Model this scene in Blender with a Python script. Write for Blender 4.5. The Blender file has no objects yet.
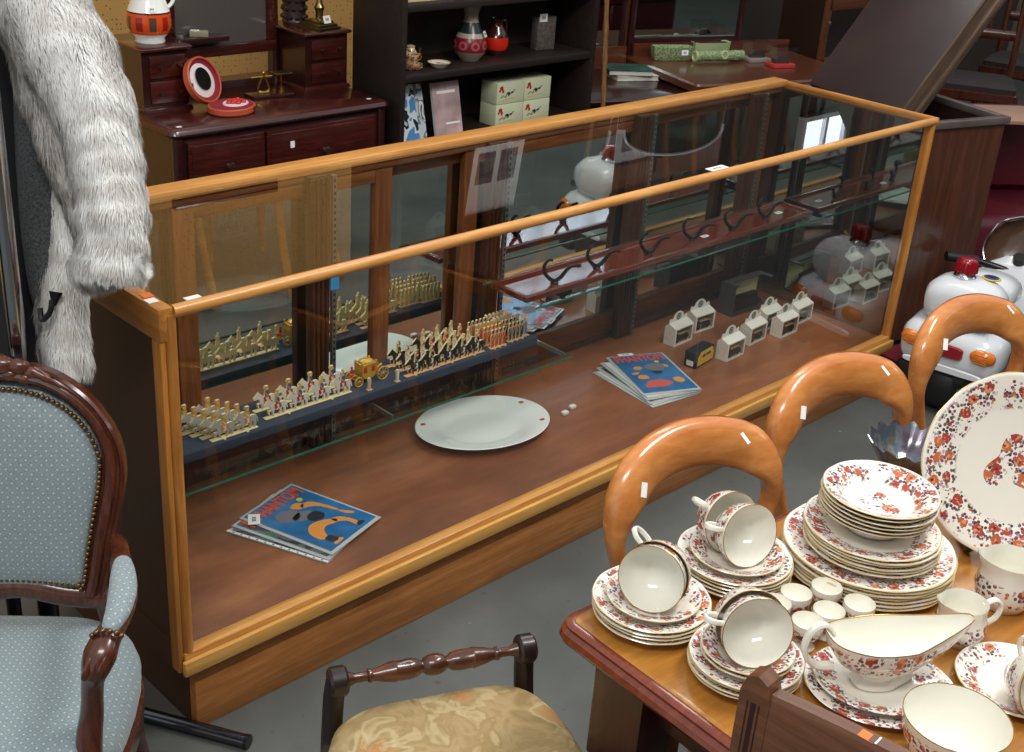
import bpy, bmesh, math, random
from math import sin, cos, pi, radians, sqrt, atan2
from mathutils import Vector, Matrix, Euler
import numpy as np
random.seed(7)
SC = bpy.context.scene
COL = SC.collection

# ---------------------------------------------------------------- colour and material helpers
def L(c):
    return tuple(((v/255)/12.92 if v/255 <= .04045 else ((v/255+.055)/1.055)**2.4) for v in c) + (1,)

def new_mat(name):
    m = bpy.data.materials.new(name); m.use_nodes = True
    nt = m.node_tree; b = nt.nodes['Principled BSDF']
    return m, nt, b

def N(nt, kind, **kw):
    n = nt.nodes.new(kind)
    for k, v in kw.items():
        if k in n.inputs: n.inputs[k].default_value = v
        else: setattr(n, k, v)
    return n

def LK(nt, a, b): nt.links.new(a, b)

def ramp(nt, fac, stops):
    r = N(nt, 'ShaderNodeValToRGB'); LK(nt, fac, r.inputs[0])
    e = r.color_ramp.elements
    while len(e) < len(stops): e.new(.5)
    for i, (p, c) in enumerate(stops):
        e[i].position = p; e[i].color = c
    return r.outputs[0]

def math_(nt, op, a, b=None, clamp=False):
    n = N(nt, 'ShaderNodeMath', operation=op, use_clamp=clamp)
    for i, v in enumerate((a, b)):
        if v is None: continue
        if hasattr(v, 'node'): LK(nt, v, n.inputs[i])
        else: n.inputs[i].default_value = v
    return n.outputs[0]

def mixc(nt, fac, a, b):
    n = N(nt, 'ShaderNodeMix', data_type='RGBA')
    for s, v in ((n.inputs[0], fac), (n.inputs[6], a), (n.inputs[7], b)):
        if hasattr(v, 'node'): LK(nt, v, s)
        else: s.default_value = v
    return n.outputs[2]

def plain(name, c, rough=.5, metal=0, spec=.5, coat=0, sheen=0, bump=0, bscale=60, var=0):
    m, nt, b = new_mat(name)
    b.inputs['Base Color'].default_value = L(c); b.inputs['Roughness'].default_value = rough
    b.inputs['Metallic'].default_value = metal; b.inputs['Specular IOR Level'].default_value = spec
    b.inputs['Coat Weight'].default_value = coat; b.inputs['Coat Roughness'].default_value = .08
    if sheen: b.inputs['Sheen Weight'].default_value = sheen
    if bump or var:
        tc = N(nt, 'ShaderNodeTexCoord'); ns = N(nt, 'ShaderNodeTexNoise', Scale=bscale, Detail=4.0)
        LK(nt, tc.outputs['Object'], ns.inputs['Vector'])
        if var:
            lo = L([max(0, v*(1-var)) for v in c]); hi = L([min(255, v*(1+var)) for v in c])
            LK(nt, ramp(nt, ns.outputs[0], [(.3, lo), (.7, hi)]), b.inputs['Base Color'])
        if bump:
            bp = N(nt, 'ShaderNodeBump', Strength=bump, Distance=.004); LK(nt, ns.outputs[0], bp.inputs['Height'])
            LK(nt, bp.outputs[0], b.inputs['Normal'])
    return m

def wood(name, dark, light, axis='X', scale=6, rough=.4, coat=0, stain=0, stretch=14):
    m, nt, b = new_mat(name)
    tc = N(nt, 'ShaderNodeTexCoord'); mp = N(nt, 'ShaderNodeMapping')
    s = [stretch]*3; s['XYZ'.index(axis)] = 1
    mp.inputs['Scale'].default_value = s
    LK(nt, tc.outputs['Object'], mp.inputs[0])
    n1 = N(nt, 'ShaderNodeTexNoise', Scale=scale, Detail=6.0, Roughness=.6, Distortion=.6); LK(nt, mp.outputs[0], n1.inputs['Vector'])
    n2 = N(nt, 'ShaderNodeTexNoise', Scale=scale*5, Detail=3.0); LK(nt, mp.outputs[0], n2.inputs['Vector'])
    f = math_(nt, 'ADD', math_(nt, 'MULTIPLY', n1.outputs[0], .75), math_(nt, 'MULTIPLY', n2.outputs[0], .25))
    c = ramp(nt, f, [(.33, L(dark)), (.52, L([(a+b_)/2 for a, b_ in zip(dark, light)])), (.68, L(light))])
    if stain:
        n3 = N(nt, 'ShaderNodeTexNoise', Scale=3.2, Detail=4.0, Roughness=.55); LK(nt, tc.outputs['Object'], n3.inputs['Vector'])
        c = mixc(nt, ramp(nt, n3.outputs[0], [(.4, (0, 0, 0, 1)), (.7, (stain, stain, stain, 1))]), c, L([v*.55 for v in dark]))
    LK(nt, c, b.inputs['Base Color'])
    b.inputs['Roughness'].default_value = rough; b.inputs['Coat Weight'].default_value = coat; b.inputs['Coat Roughness'].default_value = .12
    return m

def glass_mat(name, tint=(253, 254, 253), ior=1.5, rough=.0):
    # thin sheet: clear transmission plus Fresnel reflection on outward faces
    m = bpy.data.materials.new(name); m.use_nodes = True; nt = m.node_tree; nt.nodes.clear()
    o = N(nt, 'ShaderNodeOutputMaterial'); t = N(nt, 'ShaderNodeBsdfTransparent'); g = N(nt, 'ShaderNodeBsdfGlossy')
    t.inputs[0].default_value = L(tint); g.inputs['Roughness'].default_value = rough
    fr = N(nt, 'ShaderNodeFresnel', IOR=ior); ge = N(nt, 'ShaderNodeNewGeometry')
    f = math_(nt, 'MULTIPLY', fr.outputs[0], math_(nt, 'SUBTRACT', 1.0, ge.outputs['Backfacing']))
    mx = N(nt, 'ShaderNodeMixShader'); LK(nt, f, mx.inputs[0]); LK(nt, t.outputs[0], mx.inputs[1]); LK(nt, g.outputs[0], mx.inputs[2])
    LK(nt, mx.outputs[0], o.inputs[0])
    return m

def emit_mat(name, c, strength):
    m = bpy.data.materials.new(name); m.use_nodes = True; nt = m.node_tree; nt.nodes.clear()
    o = N(nt, 'ShaderNodeOutputMaterial'); e = N(nt, 'ShaderNodeEmission'); e.inputs[0].default_value = L(c); e.inputs[1].default_value = strength
    LK(nt, e.outputs[0], o.inputs[0]); return m

# ---------------------------------------------------------------- mesh builder
class MB:
    def __init__(self):
        self.bm = bmesh.new(); self.mi = 0; self.M = Matrix()
    def _vs(self, pts): return [self.bm.verts.new(self.M @ Vector(p)) for p in pts]
    def _f(self, vs):
        try:
            f = self.bm.faces.new(vs); f.material_index = self.mi; return f
        except ValueError: return None
    def box(self, x0, x1, y0, y1, z0, z1, bev=0, seg=2):
        v = self._vs([(x0,y0,z0),(x1,y0,z0),(x1,y1,z0),(x0,y1,z0),(x0,y0,z1),(x1,y0,z1),(x1,y1,z1),(x0,y1,z1)])
        fs = [self._f([v[i] for i in q]) for q in ((0,3,2,1),(4,5,6,7),(0,1,5,4),(1,2,6,5),(2,3,7,6),(3,0,4,7))]
        if bev:
            es = list({e for f in fs for e in f.edges})
            r = bmesh.ops.bevel(self.bm, geom=es, offset=bev, segments=seg, profile=.5, affect='EDGES')
            for f in r['faces']: f.material_index = self.mi
        return self
    def cbox(self, c, s, bev=0, rot=None):
        old = self.M
        self.M = old @ Matrix.Translation(c) @ (rot if rot is not None else Matrix())
        self.box(-s[0]/2, s[0]/2, -s[1]/2, s[1]/2, -s[2]/2, s[2]/2, bev)
        self.M = old; return self
    def rings(self, rings, closed=False, cap=True):
        R = [self._vs(r) for r in rings]; n = len(R[0])
        pr = list(zip(R, R[1:])) + ([(R[-1], R[0])] if closed else [])
        for a, b in pr:
            for i in range(n): self._f([a[i], a[(i+1) % n], b[(i+1) % n], b[i]])
        if cap and not closed:
            self._f(R[0][::-1]); self._f(R[-1])
        return self
    def lathe(self, prof, segs=32, c=(0,0,0), wav=None, sx=1, sy=1):
        # prof: list of (r, z); open profile; poles closed when r == 0
        rows = []
        for r, z in prof:
            if r < 1e-6: rows.append(self._vs([(c[0], c[1], c[2]+z)]))
            else:
                row = []
                for k in range(segs):
                    a = 2*pi*k/segs; rr, zz = (r, z) if wav is None else wav(r, z, a)
                    row.append((c[0]+rr*cos(a)*sx, c[1]+rr*sin(a)*sy, c[2]+zz))
                rows.append(self._vs(row))
        for a, b in zip(rows, rows[1:]):
            for i in range(segs):
                j = (i+1) % segs
                if len(a) == 1 and len(b) == 1: continue
                if len(a) == 1: self._f([a[0], b[j], b[i]])
                elif len(b) == 1: self._f([a[i], a[j], b[0]])
                else: self._f([a[i], a[j], b[j], b[i]])
        return self
    def tube(self, pts, rad, segs=10, closed=False, flat=None, up=(0,0,1)):
        # flat: (a, b) multipliers of the section along (side, up)
        P = [Vector(p) for p in pts]; n = len(P); R = rad if isinstance(rad, (list, tuple)) else [rad]*n
        rings = []
        nrm = None
        for i in range(n):
            t = (P[(i+1) % n]-P[i-1]) if closed else (P[min(i+1, n-1)]-P[max(i-1, 0)])
            t.normalize()
            if nrm is None:
                nrm = Vector(up); 
                if abs(nrm.dot(t)) > .95: nrm = Vector((1,0,0)) if abs(t.x) < .9 else Vector((0,1,0))
            nrm = (nrm - t*nrm.dot(t)).normalized(); s = t.cross(nrm)
            fa, fb = flat if flat and not isinstance(flat, list) else (flat[i] if flat else (1,1))
            rings.append([P[i]+s*cos(2*pi*k/segs)*R[i]*fa+nrm*sin(2*pi*k/segs)*R[i]*fb for k in range(segs)])
        return self.rings(rings, closed=closed)
    def prism(self, poly, t, bev=0):
        # poly in local xz, thickness along y centred
        a = self._vs([(p[0], -t/2, p[1]) for p in poly]); b = self._vs([(p[0], t/2, p[1]) for p in poly])
        n = len(a); fs = [self._f(a), self._f(b[::-1])]
        for i in range(n): fs.append(self._f([a[i], b[i], b[(i+1) % n], a[(i+1) % n]]))
        return self
    def quad(self, a, b, c, d): self._f(self._vs([a, b, c, d])); return self
    def ball(self, c, r, s=(1,1,1), u=12, v=8):
        prof = [(sin(pi*i/v), -cos(pi*i/v)) for i in range(v+1)]; prof[0] = (0,-1); prof[-1] = (0,1)
        old = self.M; self.M = old @ Matrix.Translation(c) @ Matrix.Diagonal((r*s[0], r*s[1], r*s[2], 1))
        self.lathe(prof, u); self.M = old; return self
    def build(self, name, mats, parent=None, smooth=True, angle=38, loc=None, rot=None, fix=True):
        if fix: bmesh.ops.recalc_face_normals(self.bm, faces=self.bm.faces)
        me = bpy.data.meshes.new(name); self.bm.to_mesh(me); self.bm.free()
        for m in (mats if isinstance(mats, (list, tuple)) else [mats]): me.materials.append(m)
        if smooth and len(me.polygons):
            me.polygons.foreach_set('use_smooth', [True]*len(me.polygons)); me.set_sharp_from_angle(angle=radians(angle))
        o = bpy.data.objects.new(name, me); COL.objects.link(o)
        if parent: o.parent = parent
        if loc: o.location = loc
        if rot: o.rotation_euler = rot
        return o

def tag(o, label=None, cat=None, group=None, kind=None):
    if label: o['label'] = label
    if cat: o['category'] = cat
    if group: o['group'] = group
    if kind: o['kind'] = kind
    return o
def thing(name, label, cat, loc=(0,0,0), rz=0, group=None, rot=None):
    o = bpy.data.objects.new(name, None); COL.objects.link(o); o.empty_display_size = .05
    o.location = loc; o.rotation_euler = rot if rot else (0,0,rz)
    return tag(o, label, cat, group)
def copy_tree(o, parent=None):
    c = o.copy(); COL.objects.link(c)
    if parent: c.parent = parent
    for ch in list(o.children): copy_tree(ch, c)
    return c
def smooth_path(pts, n=6, closed=False):
    P = [Vector(p) for p in pts]; out = []; m = len(P)
    rng = range(m) if closed else range(m-1)
    for i in rng:
        p0, p1, p2, p3 = (P[(i-1) % m], P[i], P[(i+1) % m], P[(i+2) % m]) if closed else (P[max(i-1,0)], P[i], P[i+1], P[min(i+2,m-1)])
        for k in range(n):
            t = k/n
            out.append(.5*((2*p1)+(p2-p0)*t+(2*p0-5*p1+4*p2-p3)*t*t+(3*p1-p0-3*p2+p3)*t*t*t))
    if not closed: out.append(P[-1])
    return out
def text_mesh(s, size, extrude=.0004, bold=0):
    cu = bpy.data.curves.new('lettering', 'FONT'); cu.body = s; cu.size = size; cu.extrude = extrude; cu.offset = bold; cu.align_x = 'CENTER'; cu.align_y = 'CENTER'
    ob = bpy.data.objects.new('lettering', cu); COL.objects.link(ob)
    me = bpy.data.meshes.new_from_object(ob.evaluated_get(bpy.context.evaluated_depsgraph_get()))
    bpy.data.objects.remove(ob); bpy.data.curves.remove(cu); return me
def text(name, s, size, mat, parent, loc, rot=(0,0,0), sc=(1,1,1), bold=0):
    me = text_mesh(s, size, .0004, bold); me.materials.clear(); me.materials.append(mat)
    o = bpy.data.objects.new(name, me); COL.objects.link(o); o.parent = parent; o.location = loc; o.rotation_euler = rot; o.scale = sc
    return o

# ---------------------------------------------------------------- camera (fitted)
cp = Vector((-.99281, -1.82227, 1.82063))
r = Vector((.71738688, -.69349732, .06646445)); u = Vector((.25656112, .35168114, .90027594)); f = Vector((.64771325, .62879395, -.43021589))
cam = bpy.data.cameras.new('camera'); co = bpy.data.objects.new('camera', cam); COL.objects.link(co)
Rm = Matrix((r, u, -f)).transposed().to_4x4(); co.matrix_world = Matrix.Translation(cp) @ Rm
cam.sensor_fit = 'HORIZONTAL'; cam.sensor_width = 36; cam.lens = 1252.32/1024*36; cam.clip_start = .05; cam.clip_end = 60
SC.camera = co
vs = SC.view_settings; vs.view_transform = 'Standard'; vs.look = 'None'; vs.gamma = 1; vs.use_curve_mapping = False; vs.exposure = 0.0
SC.cycles.use_denoising = True
SC.cycles.max_bounces = 10; SC.cycles.transparent_max_bounces = 24; SC.cycles.caustics_reflective = True; SC.cycles.blur_glossy = 1.0; SC.cycles.caustics_refractive = False
SC.cycles.sample_clamp_indirect = 6

# ---------------------------------------------------------------- materials
M = {}
M['oak'] = wood('oak rail', (186,122,54), (224,168,94), 'X', 5, .38, .2)
M['oak_v'] = wood('oak post', (160,98,38), (205,142,66), 'Z', 5, .38, .2)
M['oak_y'] = wood('oak end rail', (160,98,40), (208,146,72), 'Y', 5, .38, .2)
M['plinth'] = wood('plinth board', (150,92,42), (196,134,72), 'X', 4, .5, .1, .35)
M['endp'] = plain('stained end panel', (66,42,28), .45, var=.15, bscale=3)
M['ply'] = wood('stained plywood floor', (128,72,44), (172,108,68), 'X', 2.2, .35, .15, .45, stretch=4)
M['door'] = wood('door frame wood', (96,52,24), (150,90,44), 'Z', 6, .42, .1)
M['doorx'] = wood('door rail wood', (96,52,24), (150,90,44), 'X', 6, .42, .1)
M['post'] = wood('dark fluted post', (52,28,16), (84,48,28), 'Z', 6, .4, .2)
M['mahog'] = wood('red mahogany', (46,16,14), (84,32,26), 'X', 4, .25, .5)
M['mahog_d'] = wood('dark mahogany', (36,14,14), (62,24,22), 'X', 4, .28, .4)
M['darkwood'] = wood('near black stained wood', (28,20,18), (46,34,30), 'X', 4, .5)
M['chairwood'] = wood('carved walnut', (60,28,18), (104,52,32), 'Z', 6, .25, .5)
M['honey'] = wood('honey balloon chair', (184,104,46), (232,162,92), 'X', 3, .22, .7, 0, 4)
M['tabletop'] = wood('table veneer', (150,96,34), (190,132,58), 'X', 3, .25, .4, 0, 9)
M['tableedge'] = wood('table moulding', (98,36,20), (142,66,34), 'X', 4, .2, .6)
M['tableleg'] = wood('table leg', (46,20,14), (72,34,24), 'Z', 4, .3, .4)
M['brownwood'] = wood('brown chair wood', (86,52,34), (126,82,54), 'X', 5, .35, .3)
M['turned'] = wood('turned rail wood', (44,22,16), (122,66,38), 'X', 9, .25, .6, 0, 2)
M['ebon'] = plain('blackened wood', (34,24,22), .35, coat=.3)
M['mirror'] = plain('mirror silvering', (216,224,220), .02, 1.0)
M['mirror_d'] = plain('aged mirror silvering', (170,178,174), .03, 1.0)
M['glass'] = glass_mat('case glass', ior=1.9)
M['shelfglass'] = glass_mat('shelf glass', (246,251,249), 1.5)
M['glassedge'] = plain('green glass edge', (22,112,92), .15, spec=.6)
M['chrome'] = plain('chrome', (196,198,202), .16, 1.0)
M['blackmetal'] = plain('black enamel', (22,22,24), .3, .2)
M['iron'] = plain('black iron', (20,20,22), .4, .3)
M['steel'] = plain('slotted steel strip', (150,148,142), .4, .8)
M['brass'] = plain('brass', (206,166,84), .22, 1.0)
M['brass_d'] = plain('dull brass', (150,132,86), .3, 1.0)
M['white'] = plain('white card', (236,234,228), .6)
M['tagw'] = plain('price sticker paper', (244,244,242), .6)
M['tagink'] = plain('sticker ink', (40,40,46), .6)
M['tago'] = plain('orange sticker', (232,120,50), .6)
M['tagb'] = plain('blue sticker', (60,150,205), .5)
M['navy'] = plain('navy cloth', (52,62,78), .85, bump=.2, bscale=300)
M['cream'] = plain('cream painted card', (232,214,160), .6)
M['pinkcream'] = plain('flesh card', (222,176,128), .6)
M['black'] = plain('black paint', (18,18,20), .4)
M['pale'] = plain('ironstone white', (250,251,248), .12, coat=.5)

# floor
m, nt, b = new_mat('painted concrete floor')
tc = N(nt, 'ShaderNodeTexCoord'); n1 = N(nt, 'ShaderNodeTexNoise', Scale=2.2, Detail=8.0, Roughness=.6); LK(nt, tc.outputs['Object'], n1.inputs['Vector'])
c = ramp(nt, n1.outputs[0], [(.3, L((76,79,76))), (.55, L((90,93,90))), (.75, L((104,106,102)))])
n2 = N(nt, 'ShaderNodeTexNoise', Scale=38.0, Detail=3.0); LK(nt, tc.outputs['Object'], n2.inputs['Vector'])
c = mixc(nt, ramp(nt, n2.outputs[0], [(.67, (0,0,0,1)), (.73, (.55,.55,.55,1))]), c, L((58,62,62)))
v = N(nt, 'ShaderNodeTexVoronoi', Scale=9.0); LK(nt, tc.outputs['Object'], v.inputs['Vector'])
c = mixc(nt, ramp(nt, v.outputs[0], [(.03, (.6,.6,.6,1)), (.05, (0,0,0,1))]), c, L((160,162,158)))
LK(nt, c, b.inputs['Base Color']); b.inputs['Roughness'].default_value = .55
M['floor'] = m
# wallpaper
m, nt, b = new_mat('mustard dotted wallpaper')
tc = N(nt, 'ShaderNodeTexCoord'); v = N(nt, 'ShaderNodeTexVoronoi', Scale=55.0, Randomness=.35); LK(nt, tc.outputs['Object'], v.inputs['Vector'])
LK(nt, ramp(nt, v.outputs[0], [(.12, L((140,88,38))), (.22, L((228,176,100)))]), b.inputs['Base Color']); b.inputs['Roughness'].default_value = .8
M['wallpaper'] = m
M['plaster'] = plain('dim plaster', (122,116,106), .8, var=.1, bscale=2)

# floral china: rmin/rmax/zmin/zmax select the printed band in the part's own coordinates
def china(name, band, rim=None, axis='R', centre=0, base=(238,234,222), scale=1.0, zrim=None):
    m, nt, b = new_mat(name)
    tc = N(nt, 'ShaderNodeTexCoord'); oi = N(nt, 'ShaderNodeObjectInfo')
    sp = N(nt, 'ShaderNodeSeparateXYZ'); LK(nt, tc.outputs['Object'], sp.inputs[0])
    rr = math_(nt, 'SQRT', math_(nt, 'ADD', math_(nt, 'MULTIPLY', sp.outputs[0], sp.outputs[0]), math_(nt, 'MULTIPLY', sp.outputs[1], sp.outputs[1])))
    q = rr if axis == 'R' else sp.outputs[2]
    e = .003
    def win(a, b_):
        x = N(nt, 'ShaderNodeMapRange', interpolation_type='SMOOTHSTEP'); LK(nt, q, x.inputs[0]); x.inputs[1].default_value = a-e; x.inputs[2].default_value = a+e
        y = N(nt, 'ShaderNodeMapRange', interpolation_type='SMOOTHSTEP'); LK(nt, q, y.inputs[0]); y.inputs[1].default_value = b_-e; y.inputs[2].default_value = b_+e
        return math_(nt, 'SUBTRACT', x.outputs[0], y.outputs[0], True)
    mask = win(*band)
    if axis == 'R':
        ns = N(nt, 'ShaderNodeSeparateXYZ'); LK(nt, tc.outputs['Normal'], ns.inputs[0]); up_ = math_(nt, 'GREATER_THAN', ns.outputs[2], .1); mask = math_(nt, 'MULTIPLY', mask, up_)
    if centre: mask = math_(nt, 'ADD', mask, math_(nt, 'LESS_THAN', math_(nt, 'ADD', rr, math_(nt, 'MULTIPLY', math_(nt, 'SINE', math_(nt, 'MULTIPLY', math_(nt, 'ARCTAN2', sp.outputs[1], sp.outputs[0]), 3.0)), centre*.28)), centre), True)
    off = N(nt, 'ShaderNodeVectorMath', operation='ADD'); LK(nt, tc.outputs['Object'], off.inputs[0])
    cb = N(nt, 'ShaderNodeCombineXYZ'); LK(nt, math_(nt, 'MULTIPLY', oi.outputs['Random'], 9.0), cb.inputs[0]); LK(nt, cb.outputs[0], off.inputs[1])
    P = off.outputs[0]
    big = N(nt, 'ShaderNodeTexVoronoi', Scale=40.0*scale, Randomness=.8); LK(nt, P, big.inputs['Vector'])
    leaf = N(nt, 'ShaderNodeTexVoronoi', Scale=190.0*scale); LK(nt, P, leaf.inputs['Vector'])
    bits = N(nt, 'ShaderNodeTexVoronoi', Scale=120.0*scale); LK(nt, P, bits.inputs['Vector'])
    nz = N(nt, 'ShaderNodeTexNoise', Scale=160.0*scale, Detail=2.0); LK(nt, P, nz.inputs['Vector'])
    d = math_(nt, 'ADD', big.outputs['Distance'], math_(nt, 'MULTIPLY', math_(nt, 'SUBTRACT', nz.outputs[0], .5), .38))
    # leaves and speckle
    lm = math_(nt, 'MULTIPLY', math_(nt, 'LESS_THAN', d, .62), math_(nt, 'LESS_THAN', leaf.outputs['Distance'], .50))
    lc = N(nt, 'ShaderNodeSeparateColor'); LK(nt, leaf.outputs['Color'], lc.inputs[0])
    leafcol = ramp(nt, lc.outputs[0], [(.0, L((74,66,78))), (.3, L((96,104,88))), (.5, L((136,78,98))), (.72, L((186,156,170)))])
    r2 = nt.nodes[-1].color_ramp; r2.interpolation = 'CONSTANT'
    c = mixc(nt, math_(nt, 'MULTIPLY', lm, mask), L(base), leafcol)
    # small blossoms everywhere in the band
    bc = N(nt, 'ShaderNodeSeparateColor'); LK(nt, bits.outputs['Color'], bc.inputs[0])
    bm_ = math_(nt, 'MULTIPLY', math_(nt, 'LESS_THAN', bits.outputs['Distance'], .30), math_(nt, 'GREATER_THAN', bc.outputs[0], .70))
    blos = ramp(nt, bc.outputs[1], [(.0, L((160,66,80))), (.5, L((120,60,84))), (.8, L((206,112,84)))])
    c = mixc(nt, math_(nt, 'MULTIPLY', bm_, mask), c, blos)
    # roses
    gc = N(nt, 'ShaderNodeSeparateColor'); LK(nt, big.outputs['Color'], gc.inputs[0])
    fm = math_(nt, 'LESS_THAN', d, .33)
    rose = ramp(nt, gc.outputs[0], [(.0, L((182,76,58))), (.4, L((152,62,68))), (.7, L((196,108,72)))])
    c = mixc(nt, math_(nt, 'MULTIPLY', fm, mask), c, rose)
    pm = math_(nt, 'MULTIPLY', fm, math_(nt, 'GREATER_THAN', nz.outputs[0], .56))
    c = mixc(nt, math_(nt, 'MULTIPLY', math_(nt, 'MULTIPLY', pm, .65), mask), c, L((232,176,132)))
    c = mixc(nt, math_(nt, 'MULTIPLY', math_(nt, 'LESS_THAN', d, .09), mask), c, L((120,30,36)))
    if rim: c = mixc(nt, math_(nt, 'GREATER_THAN', q, rim), c, L((206,180,124)))
    LK(nt, c, b.inputs['Base Color']); b.inputs['Roughness'].default_value = .12; b.inputs['Coat Weight'].default_value = .4; b.inputs['Coat Roughness'].default_value = .04
    return m

# ---------------------------------------------------------------- light
w = bpy.data.worlds.new('hall daylight'); SC.world = w; w.use_nodes = True
bg = w.node_tree.nodes['Background']; bg.inputs[0].default_value = (.93, .97, 1.0, 1); bg.inputs[1].default_value = .68
def area(name, loc, target, size, energy, col=(1,1,1)):
    l = bpy.data.lights.new(name, 'AREA'); l.shape = 'RECTANGLE'; l.size, l.size_y = size; l.energy = energy; l.color = col
    o = bpy.data.objects.new(name, l); COL.objects.link(o); o.location = loc
    o.rotation_euler = (Vector(target)-Vector(loc)).to_track_quat('-Z', 'Y').to_euler(); return o
area('ceiling_lamp', (1.6, -1.3, 3.4), (1.2, -.4, .4), (1.6, .5), 60, (1, .97, .92))
area('ceiling_lamp', (-1.2, -1.6, 3.4), (0, -.3, .4), (1.6, .5), 45, (1, .97, .92))
area('ceiling_lamp', (2.5, .9, 3.6), (2.2, .9, .4), (1.6, .5), 22, (1, .97, .92))

# ---------------------------------------------------------------- setting
def struct(name, mb, mats, **kw):
    o = mb.build(name, mats, smooth=False, **kw); o['kind'] = 'structure'; return o
struct('floor', MB().box(-5, 9, -5, 5, -.05, 0), M['floor'])
q = MB(); q.box(-5, 2.6, 2.6, 2.7, 0, 3.2); q.mi = 1; q.box(2.6, 9, 2.6, 2.7, 0, 3.2); struct('wall_back', q, [M['wallpaper'], plain('dim brown plaster', (74,64,58), .8)])
struct('wall_right', MB().box(8.9, 9, -4.8, 2.6, 0, 3.2), M['plaster'])
struct('wall_front', MB().box(-5, 9, -4.9, -4.8, 0, 4.4), M['plaster'])
def window(name, mb_frame, pane):
    o = struct(name, mb_frame, M['white']); pane.build('pane', emit_mat('daylit pane', (214,226,250), 5.0), o, smooth=False); return o
fr = MB()
for z0, z1 in ((2.95,3.0),(3.98,4.03)): fr.box(6.5, 8.65, -4.79, -4.74, z0, z1)
for x in (6.5, 7.2, 7.9, 8.6): fr.box(x, x+.05, -4.79, -4.74, 3.0, 3.98)
window('window_1', fr, MB().box(6.55, 8.6, -4.79, -4.77, 3.0, 3.98))
fr = MB()
for z0, z1 in ((1.93,1.96),(2.16,2.19)): fr.box(6.06, 6.60, 2.55, 2.6, z0, z1)
for x in (6.06, 6.32, 6.57): fr.box(x, x+.03, 2.55, 2.6, 1.96, 2.16)
window('window_2', fr, MB().box(6.09, 6.57, 2.58, 2.6, 1.96, 2.16))
# ================================================================ display case
CL, CD, CH = 2.72, .63, .95
case = thing('display_case', 'long oak framed glass display case with mirrored sliding doors', 'display case', (0,0,0))
MB().box(.012, 2.70, .0, .03, .165, .205, .003).build('bottom_rail', M['oak'], case)
MB().box(.004, 2.712, -.012, .0, .158, .192, .003).build('rail_lip', wood('pale oak lip', (196,140,66), (226,176,98), 'X', 5, .4), case)
MB().box(.034, 2.68, .012, .03, .0, .158, .002).box(.034, 2.68, .006, .012, .0, .118, .002).build('plinth', M['plinth'], case)
MB().box(.034, .052, .03, .60, .0, .158).build('plinth', M['endp'], case)
MB().box(2.66, 2.68, .03, .60, .0, .158).build('plinth', M['endp'], case)
MB().box(.012, 2.70, .03, .625, .175, .195).build('floor_panel', M['ply'], case)
# left end: panel, capping rail, post edging
MB().box(.012, .028, .03, .62, .15, .90).build('end_panel', M['endp'], case)
MB().box(.0, .03, .004, .62, .885, .95, .004).build('end_rail', M['oak_y'], case)
MB().box(.006, .03, .55, .62, .15, .885, .003).box(.006,.03,.03,.62,.15,.21).build('end_frame', M['endp'], case)
MB().box(.0, .012, .005, .035, .16, .886, .003).build('post_edging', M['oak_v'], case)
mb = MB(); mb.tube([(.024, .012, .19), (.024, .012, .935)], .012, 12); mb.box(.012,.036,.012,.03,.19,.93); mb.build('front_post', M['oak_v'], case)
mb = MB(); mb.tube([(2.702, .012, .19), (2.702, .012, .935)], .012, 12); mb.box(2.69,2.714,.012,.03,.19,.93); mb.build('front_post', M['oak_v'], case)
mb = MB(); mb.tube([(.03, .010, .939), (2.712, .010, .939)], .0125, 14); mb.box(.03,2.712,.010,.022,.93,.945); mb.build('top_front_rail', M['oak'], case)
MB().box(.0, 2.72, .57, .63, .93, .952, .003).build('top_back_rail', M['oak'], case)
MB().box(2.706, 2.72, .0, .63, .925, .95, .003).build('end_rail', M['oak_y'], case)
MB().box(2.70, 2.718, .03, .62, .15, .925).build('end_panel', M['endp'], case)
MB().box(2.692, 2.6995, .035, .56, .197, .925).build('end_mirror', M['mirror_d'], case)
# glass
MB().box(.036, 1.62, .014, .019, .20, .93).build('front_glass', M['glass'], case, smooth=False)
MB().box(1.624, 2.69, .014, .019, .20, .93).build('front_glass', M['glass'], case, smooth=False)
MB().box(.03, 2.706, .018, .57, .938, .944).build('top_glass', M['glass'], case, smooth=False)
# back: header, fluted posts, sliding mirror doors
MB().box(.03, 2.70, .575, .62, .912, .93, .003).build('header_rail', M['doorx'], case)
MB().box(.03, 2.70, .575, .62, .195, .215, .003).build('track', M['post'], case)
for x in (.742, 1.335, 1.95, 2.53):
    p = MB(); p.box(x-.028, x+.028, .55, .572, .195, .93, .002)
    for k in range(4): p.tube([(x-.022+k*.0145, .549, .2), (x-.022+k*.0145, .549, .925)], .0055, 8)
    po = p.build('back_post', M['post'], case)
    q = MB(); q.box(x+.030, x+.042, .538, .548, .2, .93)
    q.mi = 1
    for k in range(44): q.box(x+.0335, x+.0385, .5372, .5382, .205+k*.0165, .213+k*.0165)
    q.build('shelf_strip', [M['steel'], M['black']], po, smooth=False)
def door(x0, x1, y):
    d = MB()
    for a in (x0, x1-.055): d.box(a, a+.055, y, y+.022, .215, .91, .003)
    fr_ = d.build('sliding_door', M['door'], case)
    e = MB(); e.box(x0+.055, x1-.055, y, y+.022, .215, .285, .003); e.box(x0+.055, x1-.055, y, y+.022, .875, .91, .003)
    e.build('door_rail', M['doorx'], fr_)
    MB().box(x0+.05, x1-.05, y+.012, y+.018, .28, .88).build('door_mirror', M['mirror'], fr_, smooth=False)
door(.36, .99, .578); door(-.0+.03, .42, .602); door(.95, 1.34, .602); door(1.24, 2.0, .578); door(2.0, 2.69, .602)
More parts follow.
